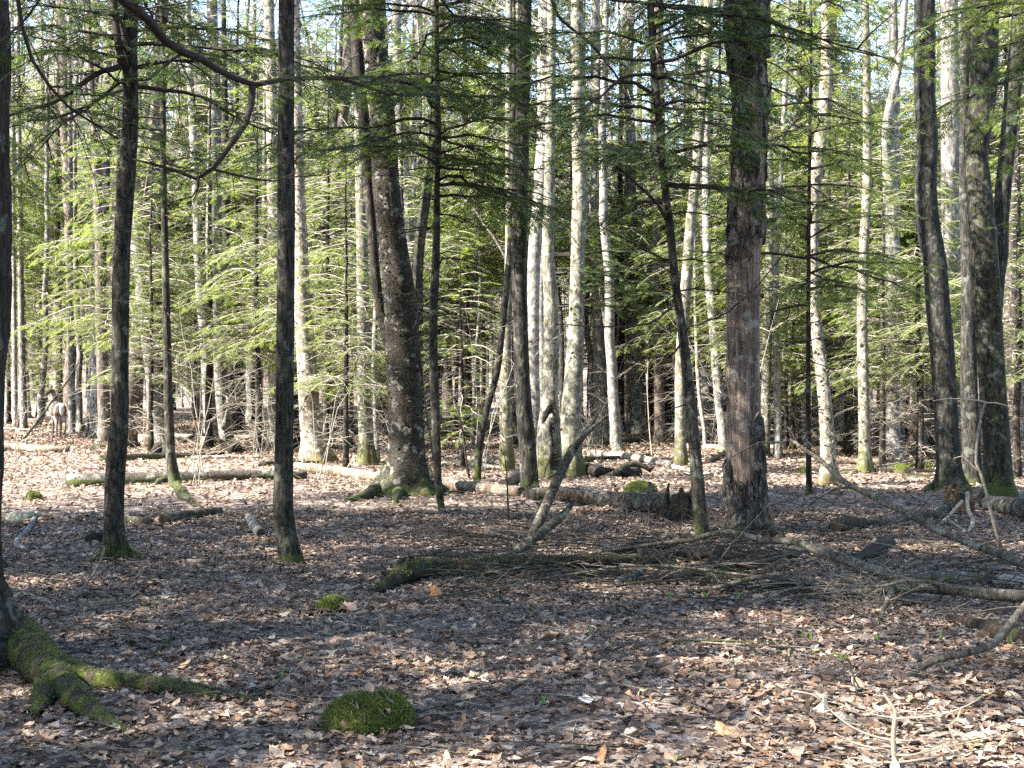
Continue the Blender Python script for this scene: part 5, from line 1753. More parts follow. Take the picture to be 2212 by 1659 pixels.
log('fallen_branch', 'curved grey branch dipping from the right edge down to the sunlit leaves, right foreground', 'branch_grey', [(2250, 1268, 9, 7.9), (2212, 1312, 9, 7.7), (2190, 1340, 9, 7.6), (2168, 1368, 9, 7.5), (2135, 1396, 9, 7.4), (2080, 1412, 8, 7.35), (2021, 1426, 7.5, 7.3), (1985, 1445, 6.5, 7.25), (1958, 1466, 6, 7.2), (1918, 1494, 4, 7.15)], ends=(0, 0), twigs=4)
log('dead_stick', 'pale bent stick standing up in front of the orange stump', 'twig_pale', [(2090, 1064, 4, 15.2), (2089, 1085, 4, 15.1), (2092, 1104, 4, 15), (2102, 1124, 5, 14.8), (2096, 1142, 4, 14.6), (2086, 1158, 3, 14.4)], ends=(0, 0))
log('dead_stick', 'straight pale stick leaning on the orange stump', 'twig_pale', [(2078, 1082, 3.5, 15.6), (2055, 1108, 3.5, 15.4), (2033, 1132, 3, 15.1)], ends=(0, 0))
log('dead_stick', 'bleached fallen stick with a side twig below the orange stump, right', 'log_pale', [(2045, 1120, 2.5, 15), (2090, 1150, 3, 14.4), (2130, 1166, 4, 14), (2170, 1168, 4, 13.9), (2230, 1172, 4, 13.7)], ends=(0, 0), twigs=3)
log('fallen_stick', 'thin dark branch along the leaves at the lower right edge', 'deadwood', [(1880, 1592, 3), (1940, 1588, 4), (2000, 1584, 4), (2060, 1574, 5), (2140, 1556, 5), (2230, 1540, 5)], ends=(0, 0))
log('fallen_stick', 'long thin dark stick bowed across the middle of the foreground leaves', 'deadwood', [(1290, 1466, 3), (1340, 1466, 3), (1400, 1460, 4), (1460, 1452, 4), (1530, 1446, 3)], ends=(0, 0))
log('fallen_stick', 'dark stick with a raised end in the shade, right foreground', 'deadwood', [(1560, 1402, 2.5), (1640, 1408, 3), (1720, 1418, 4), (1790, 1420, 4), (1850, 1412, 3)], ends=(0, 0), twigs=3)
log('fallen_stick', 'straight grey stick near the right foreground, left of the pale stick sapling', 'twig', [(1540, 1420, 3), (1600, 1400, 3), (1660, 1392, 3)], ends=(0, 0))
log('bark_strip', 'pale pointed bark strip on the leaves left of the pale stick sapling', 'log_pale', [(1795, 1540, 3), (1815, 1548, 9), (1845, 1560, 10), (1875, 1575, 4)], ends=(0, 0))
log('wood_chip', 'pale yellow splinter of wood standing up by the curved grey branch', 'log_pale', [(1990, 1428, 4, 7.55), (1978, 1414, 8, 7.55), (1966, 1400, 5, 7.55)], ends=(0, 0))


# pale dead sapling at the lower right
def pale_sapling():
    g = ground(1936, 1655)
    root = thing('dead_sapling', 'pale leafless sapling skeleton with forking side twigs, lower right foreground', 'sapling', tuple(np.array([g[0], 5.55, float(gz(g[0], 5.55))])))
    org = np.array(root.location)
    D = 5.55
    m = MB()
    S = spline([[*org, .013], [*at(1936, 1662, D), .013], [*at(1932, 1630, D), .012], [*at(1930, 1598, D), .011], [*at(1932, 1565, D), .010], [*at(1935, 1535, D), .009], [*at(1926, 1522, D), .007], [*at(1914, 1505, D), .005], [*at(1908, 1497, D), .003]], .03)
    S[0, 2] -= .05
    tube(m, S[:, :3] - org, S[:, 3], 8)
    m.obj('stem', M['twig_pale'], root)
    for pts, rr in [
        ([(1931, 1600, 0), (1880, 1588, .1), (1840, 1570, .15), (1800, 1540, .2), (1770, 1510, .2), (1755, 1500, .2), (1712, 1492, .22)], .0055),
        ([(1772, 1512, .2), (1772, 1500, .2)], .003),
        ([(1931, 1598, 0), (1960, 1600, -.05), (2010, 1596, -.1), (2060, 1600, -.12)], .005),
        ([(1934, 1550, 0), (1900, 1546, .1), (1860, 1536, .1), (1838, 1530, .1)], .004),
        ([(1934, 1552, 0), (1975, 1550, -.05), (2020, 1546, -.1), (2060, 1536, -.1), (2090, 1524, -.1), (2112, 1512, -.1)], .0055),
        ([(2075, 1530, -.1), (2070, 1548, -.1), (2060, 1560, -.1), (2045, 1570, -.1)], .0035),
        ([(2050, 1570, -.1), (2062, 1600, -.12), (2075, 1640, -.15)], .003),
        ([(2000, 1548, -.08), (2015, 1558, -.08), (2028, 1566, -.08)], .003),
        ([(1932, 1630, 0), (1960, 1632, -.05), (2000, 1624, -.1), (2050, 1612, -.12), (2100, 1602, -.12), (2160, 1588, -.12), (2200, 1578, -.12)], .0055),
        ([(1932, 1648, 0), (1980, 1642, -.08), (2040, 1632, -.1), (2100, 1622, -.1), (2150, 1612, -.1)], .005),
        ([(1932, 1646, 0), (1890, 1648, .05), (1840, 1647, .1), (1790, 1644, .1), (1758, 1640, .1)], .005),
        ([(1880, 1648, .06), (1862, 1640, .06), (1840, 1636, .06), (1822, 1646, .06)], .003),
        ([(1910, 1618, .02), (1870, 1612, .06), (1830, 1598, .1), (1800, 1582, .1)], .004),
        ([(1936, 1540, 0), (1958, 1536, -.04), (1990, 1538, -.05), (2012, 1540, -.05)], .003),
        ([(1915, 1506, .0), (1900, 1502, .0), (1886, 1502, 0)], .003),
        ([(1928, 1524, 0), (1945, 1520, -.02), (1968, 1520, -.02)], .003),
        ([(2000, 1624, -.1), (2030, 1606, -.1), (2070, 1596, -.1), (2110, 1590, -.1)], .003),
        ([(2040, 1614, -.12), (2060, 1628, -.12), (2056, 1650, -.12)], .003),
        ([(2100, 1602, -.12), (2085, 1590, -.12), (2060, 1580, -.12)], .003),
    ]:
        q = spline([at(x, y, D + z) for x, y, z in pts], .03) - org
        b = MB()
        tube(b, q, np.linspace(rr, max(.0018, rr * .5), len(q)), 6)
        tw = MB()
        for _ in range(1):
            i = int(R.integers(1, max(2, len(q) - 1)))
            tan = q[min(i + 1, len(q) - 1)] - q[i - 1]
            tan /= np.linalg.norm(tan) + 1e-9
            dead_branch(tw, q[i], tan * .7 + R.normal(0, .5, 3), R.uniform(.04, .11), R, .0022, 2, 0, 4)
        p = b.obj('branch', M['twig_pale'], root)
        tag(tw.obj('twigs', M['twig_pale'], p), kind='stuff')


pale_sapling()


# stones and moss cushions
def cushion(name, label, cat, px, py, w, h, mat='moss', n=0, L=.03, d=None, depth=1.0, rough=.09, sink=.25):
    """px, py: middle of the foot"""
    g = ground(px, py)
    if d:
        g = np.array([(px - CX) / F_PX * d, d, float(gz((px - CX) / F_PX * d, d))])
    a = w / 2 / F_PX * g[1]
    c = h / F_PX * g[1]
    b = MB()
    nu, nv = 26, 12
    u = np.arange(nu) / nu * TAU
    v = np.linspace(0, math.pi / 2, nv)
    ph = R.uniform(0, 6.28, 8)
    V = []
    for i, vv in enumerate(v):
        for uu in u:
            k = 1 + rough * (math.sin(2 * uu + ph[0]) * .6 + math.sin(3 * uu + 2 * vv + ph[1]) * .6 + math.sin(5 * uu - 3 * vv + ph[2]) * .4 + math.sin(9 * uu + 5 * vv + ph[3]) * .25)
            cu = max(math.cos(vv), 0) ** .75
            V.append((a * cu * math.cos(uu) * k, a * depth * cu * math.sin(uu) * k, -sink * c + (1 + sink) * c * math.sin(vv) ** .9 * (1 + (k - 1) * .6)))
    Q = [(i * nu + j, i * nu + (j + 1) % nu, (i + 1) * nu + (j + 1) % nu, (i + 1) * nu + j) for i in range(nv - 1) for j in range(nu)]
    b.add(V, None, Q)
    o = b.obj(name, M[mat], None, loc=(g[0], g[1] + a * depth * .8, float(gz(g[0], g[1] + a * depth * .8))))
    tag(o, label, cat)
    if n:
        fuzz(o, np.array(V), quads_to_tris(Q), n, L)
    return o


cushion('mossy_rock', 'rounded rock thickly covered in green moss, foreground left of centre', 'rock', 795, 1590, 202, 68, n=9000, L=.018, rough=.10)
_mr = bpy.data.objects['mossy_rock']
_lm = [bpy.data.objects['leaf'].data, bpy.data.objects['leaf.003'].data, bpy.data.objects['leaf.005'].data]
for k in range(7):
    a, f = R.uniform(3.4, 6.0), R.uniform(.55, .95)
    o = bpy.data.objects.new('leaf', _lm[k % 3])
    COL.objects.link(o)
    o.parent = _mr
    q = R.uniform(.04, .065)
    o.location = (.20 * f * math.cos(a), .20 * f * math.sin(a), (.13) * math.sqrt(max(0, 1 - f * f)) + .02)
    o.rotation_euler = (R.normal() * .5, R.normal() * .5, R.uniform(0, 6.28))
    o.scale = (q, q, q)
nb_ = MB()
for k in range(22):
    a, f = R.uniform(0, 6.28), R.uniform(.1, 1.1)
    p = np.array([.21 * f * math.cos(a), .21 * f * math.sin(a), .14 * math.sqrt(max(0, 1 - min(f, 1) ** 2)) + .012])
    dv = R.normal(0, 1, 3) * [.06, .06, .015]
    tube(nb_, np.array([p - dv, p + [0, 0, .006], p + dv]), .0013, 3, caps=False)
tag(nb_.obj('fallen_needles', M['twig_light'], _mr), kind='stuff')
cushion('moss_clump', 'low dark moss clump on the leaves left of the rotten log', 'moss', 716, 1324, 80, 26, n=1800, L=.03)
cushion('moss_clump', 'moss mound behind the right half of the fallen trunk', 'moss', 1385, 1073, 78, 22, n=1800, L=.028, d=17.9)
cushion('mossy_rock', 'small dark mossy hump in the sunlit leaves, far left', 'rock', 68, 1082, 34, 18, n=900, L=.028)
cushion('stone', 'flat pale lichened stone at the left edge beside the crooked white stick', 'stone', 36, 1128, 72, 22, mat='stone', rough=.05)
cushion('mossy_rock', 'small mossy hummock in the sun left of the three dark trunks', 'rock', 1948, 1022, 40, 18, n=900, L=.028)
cushion('moss_clump', 'faint moss patch on the leaves beneath the white-barked broken stick, left foreground', 'moss', 330, 1312, 70, 6, n=900, L=.02)
cushion('moss_clump', 'faint moss patch in the bottom right foreground leaves', 'moss', 2108, 1642, 44, 8, n=500, L=.02, d=5.9)
cushion('moss_clump', 'bright yellow-green moss beside the thin black sapling', 'moss', 1740, 1022, 34, 8, n=500, L=.05)
cushion('moss_clump', 'bright moss strip in the sun left of the dark clump', 'moss', 2000, 1012, 60, 8, n=900, L=.05)
cushion('moss_clump', 'low moss patch on the shaded leaves of the right foreground', 'moss', 1815, 1430, 50, 7, n=500, L=.02)
cushion('moss_clump', 'tiny moss tuft in the foreground leaves right of the bowed stick', 'moss', 1700, 1412, 30, 6, n=300, L=.02)


# the upright orange leaf and other single leaves that stand out
def big_leaf(label, px, py, size, seed, rot, col):
    rng = np.random.default_rng(seed)
    V, T = leaf_lobed(rng, 5, .22) if seed % 2 else leaf_ovate(rng, 1, .8)
    g = ground(px, py)
    b = MB()
    b.add(V * size, T)
    o = b.obj('maple_leaf', plain('leaf_' + str(seed), tuple(c * .8 for c in col), col, 40), None, smooth=False, loc=(g[0], g[1], float(g[2]) + size * .42 * math.sin(abs(rot[0])) + .03))
    o.rotation_euler = rot
    tag(o, label, 'leaf')


big_leaf('bright orange leaf standing upright on the litter in front of the rotten log', 935, 1304, .13, 3, (1.35, .1, .2), (.42, .20, .09))
big_leaf('tan lobed leaf lying left of the upright orange leaf, beside the dark moss clump', 752, 1330, .14, 5, (.5, .1, 1.2), (.40, .26, .19))
big_leaf('round pale grey leaf in the foreground right of the mossy rock', 1264, 1535, .085, 4, (.45, .1, .3), (.46, .42, .42))
big_leaf('white curled leaf left of the pale stick sapling in the foreground', 1782, 1562, .10, 8, (.5, .2, .5), (.42, .385, .34))
big_leaf('yellow-brown leaf in the sun at the lower right edge', 2160, 1518, .13, 7, (.35, .1, 2.2), (.42, .25, .09))
big_leaf('brown leaf resting on the fork of the mossy roots, lower left', 122, 1512, .12, 6, (.8, .1, .2), (.17, .10, .07))


# green sprouts
def sprout_mesh(rng):
    b = MB()
    for k in range(int(rng.integers(1, 3))):
        a = rng.uniform(0, 6.28)
        tilt = rng.uniform(.05, .5)
        ax = np.array([math.cos(a) * math.sin(tilt), math.sin(a) * math.sin(tilt), math.cos(tilt)])
        sd = np.cross(ax, [math.sin(a), -math.cos(a), .2])
        sd /= np.linalg.norm(sd)
        nn = np.cross(ax, sd)
        V = []
        for f, w in ((0, .06), (.25, .14), (.55, .18), (.8, .11), (1, 0)):
            c = ax * f + nn * (.12 * f * f)
            V += [c - sd * w, c + nn * .03, c + sd * w]
        V = np.array(V)
        Q = [(3 * i + j, 3 * i + j + 1, 3 * i + j + 4, 3 * i + j + 3) for i in range(4) for j in (0, 1)]
        b.add(V, None, Q)
    return b


_spr = [sprout_mesh(R).mesh('sprout', M['sprout']) for _ in range(4)]
for i, (x, y, h) in enumerate([(610, 1475, 24), (1275, 1375, 14), (1172, 1525, 18), (1450, 1300, 18), (1528, 1300, 22), (1596, 1304, 20), (1640, 1298, 16), (1738, 1306, 18), (1786, 1304, 14), (2030, 1390, 20), (1898, 1392, 18),
                               (1752, 1390, 22), (1738, 1382, 14), (2186, 1400, 20), (2152, 1360, 16), (1012, 1530, 16), (1456, 1655, 16), (2068, 1290, 12), (1980, 1530, 14), (1330, 1420, 10)]):
    g = ground(x, y)
    o = bpy.data.objects.new('sprout', _spr[i % 4])
    COL.objects.link(o)
    o.location = (g[0], g[1], float(g[2]) + .015)
    s = h / F_PX * g[1]
    o.scale = (s, s, s)
    o.rotation_euler = (0, 0, R.uniform(0, 6.28))
    tag(o, 'single small lone sprout of fresh green leaf left of the mossy rock' if i == 0 else 'tiny fresh green sprout poking up through the dead leaves', 'sprout', None if i == 0 else 'green sprouts in the leaves')


TG = np.random.default_rng(77)
for k in range(150):
    if k < 100:
        px, py = TG.uniform(930, 1760), TG.uniform(1165, 1296)
    else:
        px, py = TG.uniform(1700, 2230), TG.uniform(1130, 1330)
    g = ground(px, py)
    L = TG.uniform(.35, 1.7)
    a = TG.normal(0, .55) + (math.pi if TG.random() < .5 else 0)
    n = 8
    s_ = np.linspace(0, 1, n)
    bx = g[0] + math.cos(a) * L * (s_ - .5) + np.cumsum(TG.normal(0, .025, n)) * L
    by = g[1] + math.sin(a) * L * (s_ - .5) + np.cumsum(TG.normal(0, .02, n)) * L
    bz = gz(bx, by) + .03 + TG.uniform(0, .16) * s_ + .10 * L * TG.uniform(0, 1) * np.sin(math.pi * s_)
    S = spline(np.stack([bx, by, bz], 1), .08)
    b = MB()
    r_ = TG.uniform(.0035, .010)
    tube(b, S - S[0], r_ * np.linspace(1, .35, len(S)), 5)
    for j in range(int(TG.integers(1, 5))):
        i = int(TG.integers(1, len(S) - 1))
        dead_branch(b, S[i] - S[0], (math.cos(a + TG.normal() * .8), math.sin(a + TG.normal() * .8), TG.uniform(-.05, .55)), L * TG.uniform(.2, .5), TG, r_ * .6, 1, .1, 4)
    mt = str(TG.choice(['twig_dark', 'twig_dark', 'twig', 'deadwood']))
    o = b.obj('dead_branch', M[mt], None, loc=tuple(S[0]))
    tag(o, 'thin dead branch in the tangle of deadfall round the rotten log and the snag', 'branch', 'tangled dead branches round the rotten log and snag')

for k, (px, py, L, rr, a) in enumerate([(1400, 1196, .9, .07, .5), (1452, 1216, .7, .06, -.4), (1490, 1250, .6, .05, .9), (1560, 1216, .8, .07, -.6), (1602, 1240, .7, .05, .3), (1340, 1222, .8, .05, -.2), (1530, 1170, .6, .06, 1.1), (1640, 1210, .5, .05, -.9), (1430, 1262, .7, .04, .1), (1290, 1252, .6, .04, -.3)]):
    g = ground(px, py)
    n = 9
    s_ = np.linspace(-.5, .5, n)
    bx, by = g[0] + math.cos(a) * L * s_, g[1] + math.sin(a) * L * s_
    S = np.column_stack([bx, by, gz(bx, by) + rr * .4 + .12 * L * (s_ + .5) * TG.random()])
    b = MB()
    tube(b, S - S[4], rr * np.array([.25, .7, 1, 1.05, 1, .9, .85, .6, .2]), 12, lobes(n, 12, TG, .26, 1.1))
    o = b.obj('rotten_wood', M['deadwood_dark' if k % 3 else 'mosslog'], None, loc=tuple(S[4]))
    tag(o, 'dark crumbling chunk of rotten wood in the deadfall before the snag', 'rotten wood', 'rotten chunks in the deadfall before the snag')


# ------------------------------------------------------------------ hemlocks and bare trees behind the clearing
SCALE_RNG = np.random.default_rng(11)
G = SCALE_RNG
HV = [hemlock_variant('hemlock_tree', 6.0, .9, 1.75, 84, G), hemlock_variant('hemlock_tree', 8.0, 1.8, 2.0, 110, G, dead=34, fl=.27),
      hemlock_variant('hemlock_tree', 4.2, .6, 1.4, 64, G), hemlock_variant('hemlock_tree', 11.0, 2.4, 2.4, 140, G, dead=46, fl=.28),
      hemlock_variant('hemlock_tree', 14.0, 3.4, 2.7, 150, G, dead=60, lite=True, fl=.42), hemlock_variant('hemlock_tree', 7.0, 1.3, 2.1, 84, G, dead=12),
      hemlock_variant('hemlock_tree', 17.0, 5.2, 3.3, 170, G, dead=50, lite=True, fl=.42)]
used = [False] * len(HV)
HL = ['young feathery green hemlock in the sunlit thicket behind the clearing', 'tall feathery hemlock with bare lower twigs in the wood behind the clearing', 'small bushy hemlock in the thicket behind the clearing',
      'tall hemlock with drooping sprays in the wood behind the clearing', 'tall dark hemlock far back in the wood', 'broad feathery hemlock in the thicket behind the clearing',
      'tall hemlock with a high bright crown above a bare trunk, behind the clearing']


def put(i, x, y, rz, sc, label=None, group='hemlocks behind the clearing'):
    lb = label or HL[i]
    if not used[i]:
        used[i] = True
        o = HV[i]
        o.location = (x, y, float(gz(x, y)))
        o.rotation_euler = (0, 0, rz)
        o.scale = (sc, sc, sc)
        tag(o, lb, 'hemlock', group)
        return o
    o = copy_thing(HV[i], (x, y, float(gz(x, y))), rz, sc, lb, group)
    o['category'] = 'hemlock'
    return o


def pxx(px, d):
    return (px - CX) / F_PX * d


# chosen by where the photograph shows green: (x on the 2212 grid, distance, kind, scale)
for px, d, i, s in [(20, 47, 1, 1.0), (130, 50, 5, 1.0), (300, 45, 3, .8), (330, 52, 3, .8), (420, 43, 1, .8), (560, 56, 3, .9),
                    (700, 44, 3, .9), (735, 52, 1, 1), (720, 38, 3, .7), (650, 60, 4, .9), (985, 46, 3, .8), (1045, 55, 3, 1), (1290, 48, 3, .9), 
                    (1500, 38, 1, 1), (1560, 50, 4, .9), (1690, 45, 3, .9), (1715, 31, 0, 1.0), (1770, 34, 3, .75), (1830, 30, 1, .85), (1850, 42, 4, .75), (1900, 38, 3, .8),
                    (1960, 36, 1, .8), (1975, 48, 3, .9), (2075, 44, 3, .8), (2180, 36, 1, 1), (2215, 30, 3, .7), (830, 62, 4, 1), (250, 58, 4, .9), (90, 60, 4, .85), (470, 62, 4, .9),
                    (1620, 62, 4, 1), (1740, 60, 4, .95), (2030, 62, 4, .8), (2120, 55, 4, .9), (1410, 60, 3, 1), (760, 33, 3, .7), (1860, 58, 3, .9)]:
    x = pxx(px, d)
    put(i, x, d, G.uniform(0, 6.28), s * G.uniform(.9, 1.1))
for px, d, i, s in [(1700, 31, 1, .8), (1838, 29, 3, .7), (1905, 27, 1, .85), (745, 25, 1, .8), (705, 28, 3, .8), (1003, 25.5, 2, 1.0), (560, 30, 3, .8), (325, 31, 1, .9), (1482, 35, 3, .9),
                    (868, 33, 3, .9), (2080, 30, 3, .8), (1990, 25.5, 3, .7), (2195, 24, 3, .7), (1625, 29, 3, .8), (450, 33, 3, .9), (250, 33, 3, 1.0), (640, 33, 3, .9), (1555, 34, 4, .8), (1790, 31, 4, .8)]:
    put(i, pxx(px, d), d, G.uniform(0, 6.28), s * G.uniform(.92, 1.08))
for px, d, sc in [(1650, 38, .95), (1720, 34, .9), (1795, 40, 1), (1930, 38, .95), (2010, 34, .9), (2090, 40, 1), (2170, 33, .95), (1120, 36, 1), (1010, 40, 1), (640, 42, 1), (520, 46, 1), (130, 52, 1), (1540, 44, 1)]:
    put(6, pxx(px, d), d, G.uniform(0, 6.28), sc)
for k in range(12):
    d = 40 + 26 * ((k * 7) % 12) / 12 + G.uniform(-1, 1)
    put(6, pxx(-60 + 2340 * (k + G.uniform(-.3, .3)) / 12, d), d, G.uniform(0, 6.28), G.uniform(.85, 1.15))
for k in range(26):
    d = math.sqrt(G.uniform(40 ** 2, 66 ** 2))
    px = G.uniform(-120, 2340)
    if d < 42 and px < 270 or (1850 < px < 1895 and d < 62):
        continue
    put(int(G.choice([3, 3, 4, 4])), pxx(px, d), d, G.uniform(0, 6.28), G.uniform(.75, 1.15))
for k in range(12):
    d = G.uniform(75, 120)
    px = G.uniform(-150, 2360)
    put(int(G.choice([1, 3, 4, 4])), pxx(px, d), d, G.uniform(0, 6.28), G.uniform(.9, 1.35), 'distant feathery hemlock deep in the wood', 'distant hemlocks')

# hemlocks of the same wood to the left of the view: their crowns shade the foreground
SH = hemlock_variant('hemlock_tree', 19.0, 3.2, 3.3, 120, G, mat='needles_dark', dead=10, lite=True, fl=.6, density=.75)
first = True
for x, y, s in [(-8.0, 9.2, 1.0), (-7.2, 4.6, .92), (-11.8, 7.0, 1.05), (-10.6, 12.2, 1.0), (-9.6, -.2, .9), (-11.2, 2.2, 1.0), (-15.6, 9.4, 1.1), (-15.0, 4.2, 1.1), (-9.4, -2.6, 1.0), (-14.4, 13.6, 1.0), (-9.9, 5.6, 1.05), (-12.9, 10.4, 1.05), (8.6, 3.0, .95), (11.5, 8.5, 1.0), (7.0, -3.2, .9), (12.8, .5, 1.05), (1.6, -7.0, .95), (-3.8, -7.4, 1.0), (5.6, -10.2, 1.05), (-9.0, -9.0, 1.05), (10.8, -7.2, 1.0), (14.6, 14.0, .95)]:
    z = float(gz(x, y))
    if first:
        first = False
        o = SH
        o.location = (x, y, z)
        o.scale = (s, s, s)
    else:
        o = copy_thing(SH, (x, y, z), G.uniform(0, 6.28), s)
    tag(o, 'tall hemlock standing beside the clearing, outside the view', 'hemlock', 'hemlocks beside the clearing')

BV = [bare_variant('bare_tree', 18, .15, G, 'pale', 16), bare_variant('bare_tree', 20, .20, G, 'grey_tree', 18), bare_variant('bare_tree', 16, .10, G, 'grey_tree', 14),
      bare_variant('bare_tree', 21, .24, G, 'rosy', 18), bare_variant('bare_tree', 13, .06, G, 'pale', 12, .35), bare_variant('bare_tree', 11, .045, G, 'grey_tree', 12, .3)]
BL = ['slender pale leafless trunk in the crowded sunlit wood behind', 'grey leafless trunk in the crowded wood behind', 'slim grey leafless trunk in the crowded wood behind', 'reddish leafless trunk in the crowded wood behind',
      'thin pale leafless sapling in the crowded wood behind', 'thin grey leafless sapling in the crowded wood behind']
bused = [False] * 6
nb = 0
while nb < 292:
    d = math.sqrt(G.uniform(36 ** 2, 120 ** 2)) if nb < 200 else G.uniform(32, 60)
    px = G.uniform(-120, 2340)
    i = int(G.choice(6, p=[.15, .16, .18, .09, .24, .18]))
    x = pxx(px, d)
    if d < 38 and 60 < px < 260:
        continue
    if d < 60 and 1840 < px < 1900:
        continue
    s = G.uniform(.8, 1.15)
    tl = (G.normal() * .05, G.normal() * .05)
    if not bused[i]:
        bused[i] = True
        o = BV[i]
        o.location = (x, d, float(gz(x, d)))
        o.scale = (s, s, s)
        tag(o, BL[i], 'tree', 'leafless trees in the wood behind')
    else:
        o = copy_thing(BV[i], (x, d, float(gz(x, d))), G.uniform(0, 6.28), s, BL[i], 'leafless trees in the wood behind', tl)
        o['category'] = 'tree'
    nb += 1

# the far wood on the rising ground reads as one mass
mb = MB()
for k in range(2200):
    d = G.uniform(118, 290)
    x = G.uniform(-.50, .50) * d * 1.05
    h = G.uniform(13, 21)
    z = float(gz(x, d))
    a = G.normal(0, .03, 2)
    zs = np.array([-.3, h * .3, h * .65, h])
    P = np.stack([x + a[0] * zs + G.normal(0, .15, 4), d + a[1] * zs, z + zs], 1)
    tube(mb, P, G.uniform(.08, .2) * np.array([1, .8, .5, .1]), 3, caps=False)
    for j in range(9):
        f = G.uniform(.35, .95)
        p = P[0] + (P[3] - P[0]) * f
        dv = np.array([G.normal(), G.normal(), G.uniform(.4, 1.4)])
        L = h * (1 - f) * .7 + 1
        tube(mb, np.array([p, p + dv * L * .3, p + dv * L * .55 + [0, 0, L * .1]]), np.array([.05, .035, .012]), 3, caps=False)
tag(mb.obj('far_wood', M['twig_light']), 'leafless far-off wood on the rising ground behind everything', 'wood', kind='stuff')

# understorey shrubs and brush
SV = [shrub_variant('bare_shrub', 1.6, 5, G, 'twig_light'), shrub_variant('bare_shrub', 2.4, 4, G, 'twig_light'), shrub_variant('bare_shrub', 1.0, 7, G, 'twig_pale'), shrub_variant('bare_shrub', 3.4, 3, G, 'twig_light')]
sused = [False] * 4
for k in range(84):
    d = G.uniform(30, 66) if k < 70 else G.uniform(20.5, 30)
    px = G.uniform(-50, 2260)
    i = int(G.integers(0, 4)) if d > 27 else 3
    x = pxx(px, d)
    if d < 41 and 40 < px < 260:
        continue
    lb = ['bushy leafless shrub of fine grey twigs in the wood behind', 'tall leafless shrub of fine grey twigs in the wood behind', 'low pale leafless brush in the wood behind', 'spindly leafless young stems in the wood behind'][i]
    if not sused[i]:
        sused[i] = True
        o = SV[i]
        o.location = (x, d, float(gz(x, d)))
        tag(o, lb, 'shrub', 'leafless shrubs in the wood behind')
    else:
        o = copy_thing(SV[i], (x, d, float(gz(x, d))), G.uniform(0, 6.28), G.uniform(.75, 1.2), lb, 'leafless shrubs in the wood behind')
        o['category'] = 'shrub'

# pale dead hemlock branches fanning out, right
t, P, r, org, d = tree('hemlock_sapling', 'dead young hemlock fanning fine bleached branches left of the three dark trunks', 'twig_pale', [(1985, 990, 9), (1984, 850, 7), (1982, 700, 5)], 4.2, flare=.2, seg=8, step=.2)
wood = MB()
for k in range(60):
    z = G.uniform(.4, 3.0)
    i = int(np.argmin(np.abs(P[:, 2] - org[2] - z)))
    a = G.uniform(0, 6.28)
    dead_branch(wood, P[i] - org, (math.cos(a), math.sin(a), G.uniform(-.3, .2)), G.uniform(.5, 1.5), G, .010, 1, .35, 4)
tag(wood.obj('branches', M['twig_pale'], t), kind='stuff')

# scattered fallen logs and branches in the middle distance
LM = ['log_pale', 'log_orange', 'deadwood', 'log_grey', 'deadwood_dark']
LN = ['bleached', 'orange', 'grey', 'barked grey', 'dark']
for k in range(36):
    d = G.uniform(21, 52)
    px = G.uniform(0, 2212)
    x = pxx(px, d)
    if 55 < px < 200 and d < 42 or (1050 < px < 1850 and d < 26):
        continue
    L = G.uniform(1.0, 4.5)
    a = G.normal(0, .6)
    n = 7
    s = np.linspace(-.5, .5, n)
    r_ = G.uniform(.025, .13) * (1 if L > 2 else .6)
    bx = x + math.cos(a) * L * s
    by = d + math.sin(a) * L * s + G.normal(0, .04, n)
    P = np.stack([bx, by, gz(bx, by) + r_ * .6 + .02], 1)
    S = spline(np.column_stack([P, r_ * (1.1 - .5 * (s + .5))]), .3)
    i = int(G.integers(0, 5))
    b = MB()
    o_ = P[3].copy()
    tube(b, S[:, :3] - o_, S[:, 3], 9, lobes(len(S), 9, G, .07))
    o = b.obj('fallen_log', M[LM[i]], None, loc=tuple(o_))
    tag(o, LN[i] + ' fallen log on the sunlit leaves among the trunks behind', 'log', 'fallen logs among the trunks behind')
    tb = MB()
    for j in range(5):
        q = S[int(G.integers(0, len(S))), :3] - o_
        dead_branch(tb, q, (G.normal(), G.normal() * .4, abs(G.normal()) * .8 + .2), G.uniform(.3, 1.1), G, .009, 1, .1, 3)
    tag(tb.obj('twigs', M['twig'], o), kind='stuff')

# thin twigs one can pick out on the near leaves
for k in range(70):
    x, d = wedge(1, 5.2, 13, G, .38)
    x, d = float(x[0]), float(d[0])
    L = G.uniform(.25, 1.1)
    a = G.uniform(0, 6.28)
    n = 7
    s = np.linspace(0, 1, n)
    bx = x + math.cos(a) * L * s + np.cumsum(G.normal(0, .02, n)) * L
    by = d + math.sin(a) * L * s + np.cumsum(G.normal(0, .02, n)) * L
    P = np.stack([bx, by, gz(bx, by) + .035 + abs(G.normal()) * .06 * s], 1)
    S = spline(P, .06)
    b = MB()
    tube(b, S - P[0], np.linspace(1, .35, len(S)) * G.uniform(.003, .007), 5)
    if L > .5:
        for j in range(2):
            i = int(G.integers(2, len(S) - 1))
            dead_branch(b, S[i] - P[0], (math.cos(a + G.normal()), math.sin(a + G.normal()), .15), L * .35, G, .003, 2, 0, 4)
    o = b.obj('fallen_twig', M[str(G.choice(['twig', 'twig', 'twig_dark', 'deadwood']))], None, loc=tuple(P[0]))
    tag(o, 'thin dead twig lying on the near leaves', 'twig', 'thin dead twigs on the near leaves')

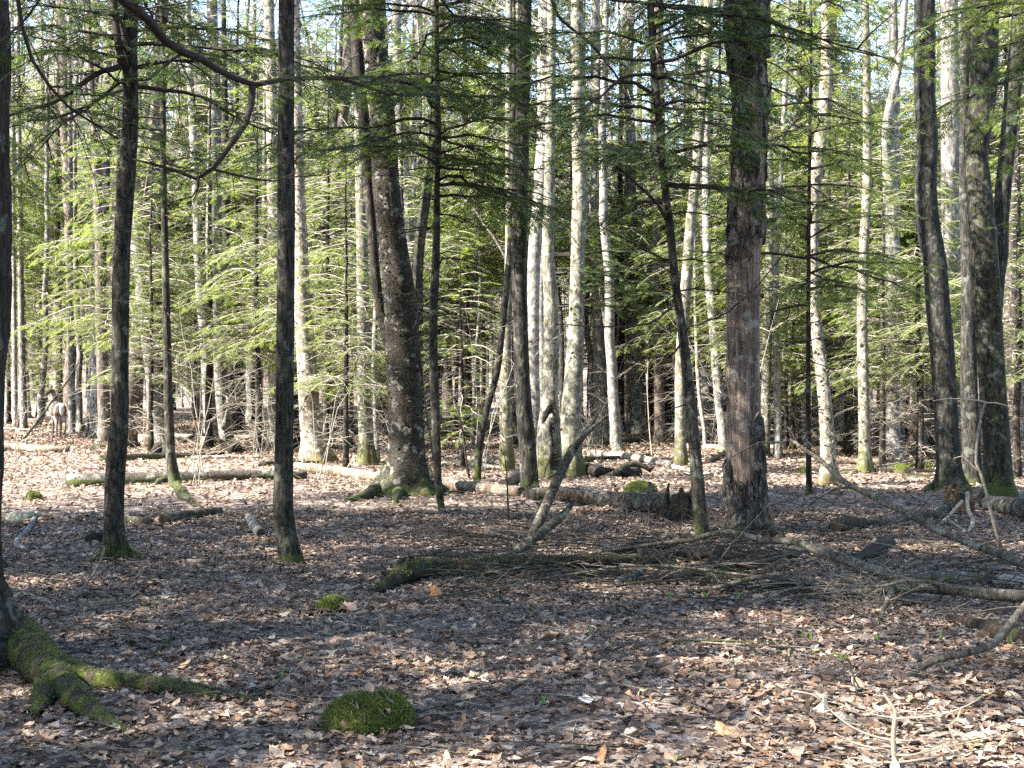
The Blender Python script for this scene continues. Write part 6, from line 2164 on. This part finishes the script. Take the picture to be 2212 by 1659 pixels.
# each background thing is told apart by the landmarks it stands between and how near it is
MARKS = [(-60, 'the left edge trunk'), (262, 'the mossy-footed trunk'), (357, 'the thin whorled trunk'), (466, 'the split trunk'), (618, 'the dark trunk'), (850, 'the massive rooted trunk'),
         (941, 'the slender hemlock'), (1122, 'the middle trunk'), (1246, 'the gold-mossed trunk'), (1450, 'the bent hemlock'), (1608, 'the dead snag'), (1747, 'the thin black sapling'),
         (1868, 'the lichen-flecked trunk'), (1925, 'the forked trunk'), (2025, 'the left dark trunk'), (2130, 'the kinked trunk'), (2300, 'the right edge')]
SHORT = dict(zip(HL, ['feathery young hemlock', 'feathery bare-footed hemlock', 'small bushy hemlock', 'tall drooping hemlock', 'tall dark hemlock', 'broad feathery hemlock', 'high-crowned hemlock']))
SHORT.update(zip(BL, ['slender pale leafless trunk', 'grey leafless trunk', 'slim grey leafless trunk', 'reddish leafless trunk', 'thin pale leafless sapling', 'thin grey leafless sapling']))
SHORT.update({'bushy leafless shrub of fine grey twigs in the wood behind': 'bushy leafless shrub', 'tall leafless shrub of fine grey twigs in the wood behind': 'tall leafless shrub', 'low pale leafless brush in the wood behind': 'low pale brush',
              'spindly leafless young stems in the wood behind': 'spindly leafless shrub'})
SHORT.update({n + ' fallen log on the sunlit leaves among the trunks behind': n + ' fallen log' for n in LN})
ORD = ['nearest', 'second nearest', 'third nearest', 'fourth nearest', 'fifth nearest', 'sixth nearest', 'seventh nearest', 'eighth nearest', 'ninth nearest', 'tenth nearest']
bins = {}
for o in bpy.data.objects:
    if o.parent is None and o.get('label') in SHORT and 15 < o.location.y < 80:
        px = CX + o.location.x / o.location.y * F_PX
        k = sum(px >= m[0] for m in MARKS) - 1
        if 0 <= k < len(MARKS) - 1:
            bins.setdefault((o['label'], k), []).append(o)
for (lb, k), os_ in bins.items():
    os_.sort(key=lambda o: o.location.y)
    for j, o in enumerate(os_[:10]):
        o['label'] = SHORT[lb] + ', ' + (ORD[j] + ' ' if len(os_) > 1 else '') + 'between ' + MARKS[k][1] + ' and ' + MARKS[k + 1][1]

strip_tmp()
